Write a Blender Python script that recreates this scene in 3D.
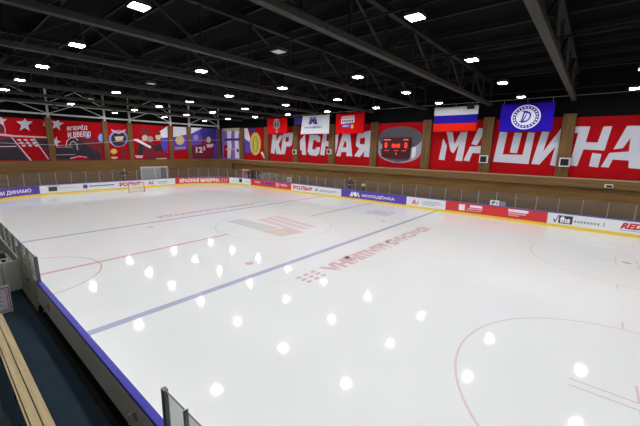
import bpy, bmesh, math, random
from mathutils import Vector, Matrix
random.seed(7)
for o in list(bpy.data.objects):
    bpy.data.objects.remove(o)
scene = bpy.context.scene
COL = scene.collection
PI = math.pi

# ------------------------------------------------------------------ camera, world, exposure
cam_data = bpy.data.cameras.new('camera')
cam = bpy.data.objects.new('camera', cam_data)
COL.objects.link(cam)
cam_data.sensor_width = 36.0
cam_data.lens = 18.40
cam_data.clip_start = 0.05
cam_data.clip_end = 300
_r, _u, _b = (0.767243, 0.641113, 0.017667), (-0.136071, 0.135799, 0.981348), (0.626755, -0.755336, 0.191428)
cam.matrix_world = Matrix(((_r[0], _u[0], _b[0], 18.77), (_r[1], _u[1], _b[1], -17.0463), (_r[2], _u[2], _b[2], 5.8445), (0, 0, 0, 1)))
scene.camera = cam

world = bpy.data.worlds.new('world')
scene.world = world
world.use_nodes = True
world.node_tree.nodes['Background'].inputs[0].default_value = (0.6, 0.65, 0.7, 1)
world.node_tree.nodes['Background'].inputs[1].default_value = 0.0

scene.view_settings.view_transform = 'Standard'
scene.view_settings.look = 'None'
scene.view_settings.gamma = 1.0
scene.view_settings.use_curve_mapping = False
scene.view_settings.exposure = 0.0
LAMP_RADIANCE = 275.0        # the lamp panels are the hall's only light

# ------------------------------------------------------------------ materials
def lin(c):
    return tuple(((v / 255.0) / 12.92 if v / 255.0 <= 0.04045 else ((v / 255.0 + 0.055) / 1.055) ** 2.4) for v in c)

def mat(name, rgb, rough=0.6, metal=0.0, noise=0.0, nscale=4.0, spec=0.3, coat=0.0, coat_rough=0.1, lin_in=False, stretch=(1, 1, 1), bump=0.0):
    m = bpy.data.materials.new(name)
    m.use_nodes = True
    nt = m.node_tree
    b = nt.nodes['Principled BSDF']
    c = rgb if lin_in else lin(rgb)
    b.inputs['Base Color'].default_value = (*c, 1)
    b.inputs['Roughness'].default_value = rough
    b.inputs['Metallic'].default_value = metal
    b.inputs['Specular IOR Level'].default_value = spec
    b.inputs['Coat Weight'].default_value = coat
    b.inputs['Coat Roughness'].default_value = coat_rough
    if noise or bump:
        g = nt.nodes.new('ShaderNodeNewGeometry')
        mp = nt.nodes.new('ShaderNodeMapping')
        mp.inputs['Scale'].default_value = stretch
        n = nt.nodes.new('ShaderNodeTexNoise')
        n.inputs['Scale'].default_value = nscale
        n.inputs['Detail'].default_value = 4
        nt.links.new(g.outputs['Position'], mp.inputs[0])
        nt.links.new(mp.outputs[0], n.inputs['Vector'])
        r = nt.nodes.new('ShaderNodeValToRGB')
        r.color_ramp.elements[0].position = 0.3
        r.color_ramp.elements[1].position = 0.7
        r.color_ramp.elements[0].color = tuple(v * (1 - noise) for v in c) + (1,)
        r.color_ramp.elements[1].color = tuple(min(1, v * (1 + noise)) for v in c) + (1,)
        nt.links.new(n.outputs['Fac'], r.inputs[0])
        nt.links.new(r.outputs[0], b.inputs['Base Color'])
        if bump:
            bp = nt.nodes.new('ShaderNodeBump')
            bp.inputs['Strength'].default_value = bump
            bp.inputs['Distance'].default_value = 0.01
            nt.links.new(n.outputs['Fac'], bp.inputs['Height'])
            nt.links.new(bp.outputs[0], b.inputs['Normal'])
    return m

def wood(name, rgb, scale=(0.25, 0.25, 7.0), dark=0.35, rough=0.6):
    m = bpy.data.materials.new(name)
    m.use_nodes = True
    nt = m.node_tree
    b = nt.nodes['Principled BSDF']
    c = lin(rgb)
    b.inputs['Roughness'].default_value = rough
    b.inputs['Specular IOR Level'].default_value = 0.25
    g = nt.nodes.new('ShaderNodeNewGeometry')
    mp = nt.nodes.new('ShaderNodeMapping')
    mp.inputs['Scale'].default_value = scale
    n = nt.nodes.new('ShaderNodeTexNoise')
    n.inputs['Scale'].default_value = 1.6
    n.inputs['Detail'].default_value = 6
    nt.links.new(g.outputs['Position'], mp.inputs[0])
    nt.links.new(mp.outputs[0], n.inputs['Vector'])
    r = nt.nodes.new('ShaderNodeValToRGB')
    r.color_ramp.elements[0].position = 0.3
    r.color_ramp.elements[1].position = 0.72
    r.color_ramp.elements[0].color = tuple(v * (1 - dark) for v in c) + (1,)
    r.color_ramp.elements[1].color = tuple(v * (1 + dark * 0.5) for v in c) + (1,)
    nt.links.new(n.outputs['Fac'], r.inputs[0])
    nt.links.new(r.outputs[0], b.inputs['Base Color'])
    return m

def emit(name, rgb, strength, lin_in=False):
    m = bpy.data.materials.new(name)
    m.use_nodes = True
    nt = m.node_tree
    nt.nodes.clear()
    e = nt.nodes.new('ShaderNodeEmission')
    e.inputs[0].default_value = (*(rgb if lin_in else lin(rgb)), 1)
    e.inputs[1].default_value = strength
    o = nt.nodes.new('ShaderNodeOutputMaterial')
    nt.links.new(e.outputs[0], o.inputs[0])
    return m

def glass_mat(name, tint, veil, veil_rgb, gloss=1.0):
    m = bpy.data.materials.new(name)
    m.use_nodes = True
    nt = m.node_tree
    nt.nodes.clear()
    t = nt.nodes.new('ShaderNodeBsdfTransparent')
    t.inputs[0].default_value = (*tint, 1)
    d = nt.nodes.new('ShaderNodeBsdfDiffuse')
    d.inputs[0].default_value = (*lin(veil_rgb), 1)
    gl = nt.nodes.new('ShaderNodeBsdfGlossy')
    gl.inputs['Roughness'].default_value = 0.06
    fr = nt.nodes.new('ShaderNodeFresnel')
    fr.inputs[0].default_value = 1.3
    mx = nt.nodes.new('ShaderNodeMixShader')
    mx.inputs[0].default_value = veil
    nt.links.new(t.outputs[0], mx.inputs[1])
    nt.links.new(d.outputs[0], mx.inputs[2])
    m2 = nt.nodes.new('ShaderNodeMixShader')
    mu = nt.nodes.new('ShaderNodeMath')
    mu.operation = 'MULTIPLY'
    mu.inputs[1].default_value = gloss
    nt.links.new(fr.outputs[0], mu.inputs[0])
    nt.links.new(mu.outputs[0], m2.inputs[0])
    nt.links.new(mx.outputs[0], m2.inputs[1])
    nt.links.new(gl.outputs[0], m2.inputs[2])
    o = nt.nodes.new('ShaderNodeOutputMaterial')
    nt.links.new(m2.outputs[0], o.inputs[0])
    return m

ICE = dict(rough=0.45, spec=0.2, coat=1.0, coat_rough=0.06)
def ice(name, rgb):
    m = mat(name, rgb, noise=0.015, nscale=0.35, **ICE)
    b = m.node_tree.nodes['Principled BSDF']
    b.inputs['Coat IOR'].default_value = 1.31
    return m

M = dict(
    ice=ice('ice', (238, 238, 235)), ice_red=ice('ice_red', (226, 176, 176)), ice_blue=ice('ice_blue', (180, 178, 206)),
    ice_pink=ice('ice_pink', (232, 208, 207)), ice_grey=ice('ice_grey', (212, 212, 214)), ice_tan=ice('ice_tan', (226, 206, 196)),
    ice_mark=ice('ice_mark', (220, 184, 187)), ice_line=ice('ice_line', (228, 206, 207)),
    black=mat('black_paint', (20, 20, 20), 0.9, spec=0.05), deck=mat('roof_deck', (15, 15, 15), 0.9, spec=0.05, noise=0.2, nscale=1.5),
    steel=mat('grey_steel', (68, 66, 62), 0.7, noise=0.1, spec=0.1), web_steel=mat('web_steel', (50, 49, 46), 0.7, spec=0.1), dark_steel=mat('dark_steel', (36, 36, 36), 0.7, spec=0.1),
    galv=mat('galvanised_steel', (206, 206, 200), 0.6, noise=0.1, spec=0.2),
    wood=wood('brown_panelling', (126, 92, 48)), pil=wood('plywood_pilaster', (112, 82, 44), (3, 3, 0.25)),
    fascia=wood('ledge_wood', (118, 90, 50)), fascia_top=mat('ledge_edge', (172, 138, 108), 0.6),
    bench=wood('bench_wood', (206, 182, 138), (0.5, 9, 1), 0.2),
    red=mat('banner_red', (168, 12, 20), 0.8, noise=0.08, nscale=0.5, spec=0.08), silver=mat('letter_silver', (196, 196, 206), 0.6, noise=0.03, nscale=1.0),
    flag_red=mat('flag_red', (206, 10, 16), 0.8, spec=0.08), flag_white=mat('flag_white', (226, 226, 232), 0.7), flag_blue=mat('flag_blue', (44, 28, 160), 0.8, spec=0.08),
    flag_royal=mat('flag_royal', (40, 18, 166), 0.8, spec=0.08), flag_scarlet=mat('flag_scarlet', (220, 36, 14), 0.8, spec=0.08),
    maroon=mat('art_maroon', (112, 22, 38), 0.7), dark=mat('art_dark', (44, 34, 46), 0.7), pink=mat('art_pink', (222, 170, 180), 0.7),
    grey=mat('art_grey', (146, 140, 152), 0.7), sky=mat('art_sky', (126, 150, 210), 0.7), beige=mat('art_beige', (198, 174, 150), 0.7),
    gold=mat('art_gold', (206, 176, 84), 0.7), green=mat('art_green', (140, 150, 62), 0.7), white=mat('art_white', (222, 218, 228), 0.7),
    blue=mat('art_blue', (86, 62, 176), 0.7), indigo=mat('art_indigo', (54, 42, 120), 0.7), cream=mat('art_cream', (200, 184, 140), 0.7),
    lilac=mat('art_lilac', (128, 100, 176), 0.7), puck=mat('art_puck', (84, 80, 86), 0.7), puck_side=mat('art_puck_side', (160, 154, 166), 0.7),
    ad_white=mat('ad_white', (232, 232, 236), 0.4), ad_red=mat('ad_red', (214, 58, 62), 0.4), ad_purple=mat('ad_purple', (92, 70, 172), 0.4),
    ad_text_red=mat('ad_text_red', (206, 38, 50), 0.4), ad_text_dark=mat('ad_text_dark', (60, 64, 74), 0.4), ad_text_grey=mat('ad_text_grey', (150, 152, 160), 0.4),
    ad_text_white=mat('ad_text_white', (246, 240, 244), 0.4), ad_orange=mat('ad_orange', (224, 130, 60), 0.4),
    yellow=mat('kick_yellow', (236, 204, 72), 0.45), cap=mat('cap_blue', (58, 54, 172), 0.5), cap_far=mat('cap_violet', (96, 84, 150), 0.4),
    board_back=mat('board_back', (196, 195, 182), 0.6, noise=0.06, nscale=2.0), board_rib=mat('board_rib', (160, 156, 142), 0.6),
    glass=glass_mat('plexiglass', (0.90, 0.91, 0.91), 0.07, (170, 170, 165)), worn_glass=glass_mat('worn_plexiglass', (0.88, 0.91, 0.89), 0.38, (196, 204, 194), 0.3),
    near_glass=glass_mat('near_plexiglass', (0.93, 0.95, 0.95), 0.10, (190, 198, 196), 0.35),
    post=mat('post_aluminium', (150, 148, 144), 0.45, metal=0.3), post_dark=mat('post_dark_metal', (104, 104, 102), 0.35, metal=0.6),
    rubber=mat('blue_rubber', (42, 56, 68), 0.8, noise=0.12, nscale=1.2, spec=0.1), concrete=mat('dark_floor', (34, 33, 33), 0.9, noise=0.2, spec=0.1),
    partition=mat('partition_grey', (196, 194, 184), 0.5, noise=0.05, nscale=1.0), lamp_body=mat('lamp_body', (60, 60, 60), 0.6),
    lamp_off=mat('lamp_panel_off', (206, 208, 208), 0.5), lamp=emit('lamp_panel', (250, 252, 255), LAMP_RADIANCE), led=emit('led_red', (255, 70, 50), 1.6), led_dim=emit('led_pink', (255, 120, 110), 0.9),
    score=mat('scoreboard_face', (70, 8, 16), 0.4), skin=mat('skin', (205, 165, 140), 0.6), hair=mat('fair_hair', (170, 150, 120), 0.8),
    jacket=mat('dark_jacket', (30, 30, 36), 0.8), trousers=mat('dark_trousers', (40, 42, 50), 0.8), net=mat('net_white', (225, 225, 225), 0.8),
    goal_red=mat('goal_red', (200, 44, 40), 0.4), helmet=mat('pale_helmet', (236, 228, 190), 0.35), door=mat('door_panel', (176, 180, 184), 0.5),
    door_frame=mat('door_frame', (216, 216, 212), 0.5), door_dark=mat('door_panel_grey', (120, 118, 114), 0.5), framed=mat('panel_lilac_white', (204, 196, 204), 0.5),
    case=mat('black_case', (16, 16, 18), 0.5),
)

# ------------------------------------------------------------------ mesh helpers
class MB:
    def __init__(self):
        self.v, self.f, self.m = [], [], []
    def face(self, pts, mi=0):
        n = len(self.v)
        self.v += [tuple(p) for p in pts]
        self.f.append(tuple(range(n, n + len(pts))))
        self.m.append(mi)
    def hexa(self, a, b, mi=0):          # bottom loop a, top loop b (same length, a counter-clockwise from above)
        n = len(self.v)
        k = len(a)
        self.v += [tuple(p) for p in a] + [tuple(p) for p in b]
        self.f.append(tuple(range(n + k - 1, n - 1, -1)))
        self.f.append(tuple(range(n + k, n + 2 * k)))
        self.m += [mi, mi]
        for i in range(k):
            j = (i + 1) % k
            self.f.append((n + i, n + j, n + k + j, n + k + i))
            self.m.append(mi)
    def box(self, x0, x1, y0, y1, z0, z1, mi=0):
        self.hexa([(x0, y0, z0), (x1, y0, z0), (x1, y1, z0), (x0, y1, z0)], [(x0, y0, z1), (x1, y0, z1), (x1, y1, z1), (x0, y1, z1)], mi)
    def bar(self, p, q, w, h=None, mi=0, up=(0, 0, 1)):
        p, q = Vector(p), Vector(q)
        h = h or w
        d = (q - p).normalized()
        u = Vector(up)
        if abs(d.dot(u)) > 0.98:
            u = Vector((1, 0, 0))
        s = d.cross(u).normalized()
        t = s.cross(d)
        c = [(-w / 2, -h / 2), (w / 2, -h / 2), (w / 2, h / 2), (-w / 2, h / 2)]
        self.hexa([p + s * a + t * b for a, b in c], [q + s * a + t * b for a, b in c], mi)
    def tube(self, pts, r, n=10, mi=0):
        pts = [Vector(p) for p in pts]
        rings = []
        for i, p in enumerate(pts):
            d = (pts[min(i + 1, len(pts) - 1)] - pts[max(i - 1, 0)]).normalized()
            u = Vector((0, 0, 1)) if abs(d.z) < 0.95 else Vector((1, 0, 0))
            s = d.cross(u).normalized()
            t = s.cross(d)
            b = len(self.v)
            self.v += [tuple(p + (s * math.cos(2 * PI * k / n) + t * math.sin(2 * PI * k / n)) * r) for k in range(n)]
            rings.append(b)
        for a, b in zip(rings, rings[1:]):
            for k in range(n):
                self.f.append((a + k, a + (k + 1) % n, b + (k + 1) % n, b + k))
                self.m.append(mi)
        self.f.append(tuple(rings[0] + k for k in range(n - 1, -1, -1)))
        self.f.append(tuple(rings[-1] + k for k in range(n)))
        self.m += [mi, mi]
    def lathe(self, prof, c, n=20, mi=0):
        b0 = len(self.v)
        for r, z in prof:
            self.v += [(c[0] + r * math.cos(2 * PI * k / n), c[1] + r * math.sin(2 * PI * k / n), c[2] + z) for k in range(n)]
        for i in range(len(prof) - 1):
            for k in range(n):
                a, b = b0 + i * n, b0 + (i + 1) * n
                self.f.append((a + k, a + (k + 1) % n, b + (k + 1) % n, b + k))
                self.m.append(mi)
        self.f.append(tuple(b0 + k for k in range(n - 1, -1, -1)))
        self.f.append(tuple(b0 + (len(prof) - 1) * n + k for k in range(n)))
        self.m += [mi, mi]
    def build(self, name, mats, parent=None, bevel=0.0, smooth=False, origin=None):
        me = bpy.data.meshes.new(name)
        o0 = Vector(origin) if origin else Vector((0, 0, 0))
        if parent is not None:
            o0 = o0 + Vector(parent.get('_org', (0, 0, 0)))
        me.from_pydata([tuple(Vector(p) - o0) for p in self.v], [], self.f)
        for m in (mats if isinstance(mats, (list, tuple)) else [mats]):
            me.materials.append(M[m] if isinstance(m, str) else m)
        me.polygons.foreach_set('material_index', self.m)
        if smooth:
            me.polygons.foreach_set('use_smooth', [True] * len(me.polygons))
        me.update()
        o = bpy.data.objects.new(name, me)
        COL.objects.link(o)
        o['_org'] = tuple(o0)
        if origin:
            o.location = origin
        if parent is not None:
            o.parent = parent
        if bevel:
            b = o.modifiers.new('bevel', 'BEVEL')
            b.width = bevel
            b.segments = 2
            b.limit_method = 'ANGLE'
        return o

def tag(o, label, cat, group=None, kind=None):
    if label: o['label'] = label
    if cat: o['category'] = cat
    if group: o['group'] = group
    if kind: o['kind'] = kind
    return o

def empty(name, loc, label=None, cat=None, group=None, kind=None):
    o = bpy.data.objects.new(name, None)
    COL.objects.link(o)
    o.location = loc
    o.empty_display_size = 0.2
    o['_org'] = tuple(loc)
    return tag(o, label, cat, group, kind)

def struct(name, mb, mats, label=None, **k):
    o = mb.build(name, mats, **k)
    o['kind'] = 'structure'
    if label: o['label'] = label
    return o

_tc = {}
def text2d(body, bold=0.0, shear=0.0):
    """flat triangles of a word in a unit box: u and v both run 0..1"""
    key = (body, bold, shear)
    if key in _tc: return _tc[key]
    c = bpy.data.curves.new('lettering', 'FONT')
    c.body = body
    c.offset = bold
    c.shear = shear
    c.resolution_u = 3
    o = bpy.data.objects.new('lettering', c)
    COL.objects.link(o)
    dg = bpy.context.evaluated_depsgraph_get()
    dg.update()
    me = bpy.data.meshes.new_from_object(o.evaluated_get(dg))
    vs = [(v.co.x, v.co.y) for v in me.vertices]
    fs = [tuple(p.vertices) for p in me.polygons]
    bpy.data.objects.remove(o)
    bpy.data.curves.remove(c)
    bpy.data.meshes.remove(me)
    x0, x1 = min(a for a, _ in vs), max(a for a, _ in vs)
    y0, y1 = min(b for _, b in vs), max(b for _, b in vs)
    r = ([((a - x0) / (x1 - x0), (b - y0) / (y1 - y0)) for a, b in vs], fs)
    _tc[key] = r
    return r

def add_text(mb, body, fn, mi=0, bold=0.02, shear=0.0):
    """fn(u, v) -> 3D point"""
    vs, fs = text2d(body, bold, shear)
    n = len(mb.v)
    mb.v += [tuple(fn(u, v)) for u, v in vs]
    mb.f += [tuple(n + i for i in f) for f in fs]
    mb.m += [mi] * len(fs)

def ordinal(i):
    return ['first', 'second', 'third', 'fourth', 'fifth', 'sixth', 'seventh', 'eighth', 'ninth', 'tenth', 'eleventh', 'twelfth', 'thirteenth',
            'fourteenth', 'fifteenth', 'sixteenth', 'seventeenth', 'eighteenth', 'nineteenth', 'twentieth'][i]

# outlines of the printed letters and pictures, in metres on their own wall
LETTERS = {
'K':[[(-18.88,7.9),(-18.02,7.79),(-18.19,6.87),(-17.36,7.78),(-16.62,7.73),(-17.64,6.47),(-17.02,5.0),(-18.12,5.02),(-18.41,6.01),(-18.52,5.07),(-19.4,5.12)]] ,
'R':[[(-16.62,8.03),(-14.82,8.08),(-14.59,7.76),(-14.92,6.4),(-15.26,6.14),(-16.01,6.17),(-16.37,5.02),(-17.2,5.04)],[(-16.07,7.47),(-15.43,7.46),(-15.58,6.79),(-16.24,6.79)]] ,
'A1':[[(-13.33,6.98),(-12.38,7.81),(-12.14,5.02),(-12.91,5.06),(-12.91,5.64),(-13.26,5.67)]] ,
'S':[[(-11.5,7.72),(-10.1,7.67),(-9.66,7.44),(-9.64,6.79),(-10.23,6.79),(-10.33,7.05),(-10.83,7.01),(-11.06,5.86),(-10.46,5.75),(-10.32,6.09),(-9.63,6.1),(-9.8,5.26),(-10.24,4.94),(-11.46,5.04),(-11.88,5.5)]] ,
'N1':[[(-9.09,8.23),(-8.45,8.14),(-8.62,6.93),(-7.89,6.87),(-7.92,6.21),(-8.71,6.28),(-8.88,5.06),(-9.62,5.12)]] ,
'N2':[[(-7.2,7.68),(-6.65,7.77),(-6.83,6.07),(-7.12,5.3)]] ,
'A2':[[(-5.99,7.79),(-4.88,7.83),(-4.44,5.06),(-5.32,5.06),(-5.34,5.56),(-6.11,5.55),(-6.26,5.01),(-6.94,5.03)],[(-5.67,6.83),(-5.39,6.83),(-5.36,6.12),(-5.94,6.12)]] ,
'YA':[[(-3.68,7.79),(-1.71,8.11),(-2.04,5.02),(-2.8,5.07),(-2.69,5.75),(-3.35,5.0),(-4.17,5.07),(-3.46,6.01),(-3.96,6.32),(-3.88,7.46)],[(-3.39,7.22),(-2.66,7.3),(-2.73,6.5),(-3.42,6.54)]] ,
'M':[[(6.58,7.12),(7.0,6.38),(6.89,4.98),(6.29,5.02)],[(6.86,7.78),(7.45,7.74),(7.74,6.57),(8.22,7.72),(8.85,7.75),(8.62,4.95),(7.95,4.98),(8.19,6.61),(7.7,5.67),(7.4,5.93)]] ,
'A3':[[(9.83,8.07),(10.49,8.02),(10.74,5.02),(10.26,5.01),(10.26,5.71),(9.5,5.75),(9.27,4.95),(8.73,5.01),(9.23,6.35),(10.23,6.41),(10.22,7.36),(9.83,6.49),(9.31,6.56)]] ,
'SH':[[(11.67,7.71),(12.28,7.63),(12.11,5.68),(13.69,5.67),(13.87,7.6),(14.38,7.57),(14.22,4.89),(11.39,4.99)],[(12.85,7.6),(13.44,7.56),(13.24,5.81),(12.67,5.85)]] ,
'I':[[(14.88,7.63),(15.4,7.59),(15.16,5.95),(16.22,7.91),(16.74,7.97),(16.45,4.8),(15.79,4.87),(15.97,6.41),(15.03,4.89),(14.44,4.91)]] ,
'N3':[[(16.61,8.01),(18.03,7.97),(17.91,6.77),(18.64,6.74),(18.83,7.94),(19.33,7.96),(19.13,6.13),(17.85,6.21),(17.61,4.87),(17.09,4.89),(17.35,7.49),(16.68,7.5)],[(18.43,5.94),(19.0,5.86),(18.93,4.82),(18.37,4.89)]] ,
'A4':[[(20.17,7.96),(21.28,7.93),(21.64,4.82),(20.69,4.86),(20.64,5.42),(19.72,5.47),(19.56,4.85),(19.1,4.87),(19.45,5.96),(20.54,6.08),(20.49,7.08),(20.17,6.34),(19.65,6.23)]] ,
}
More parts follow.
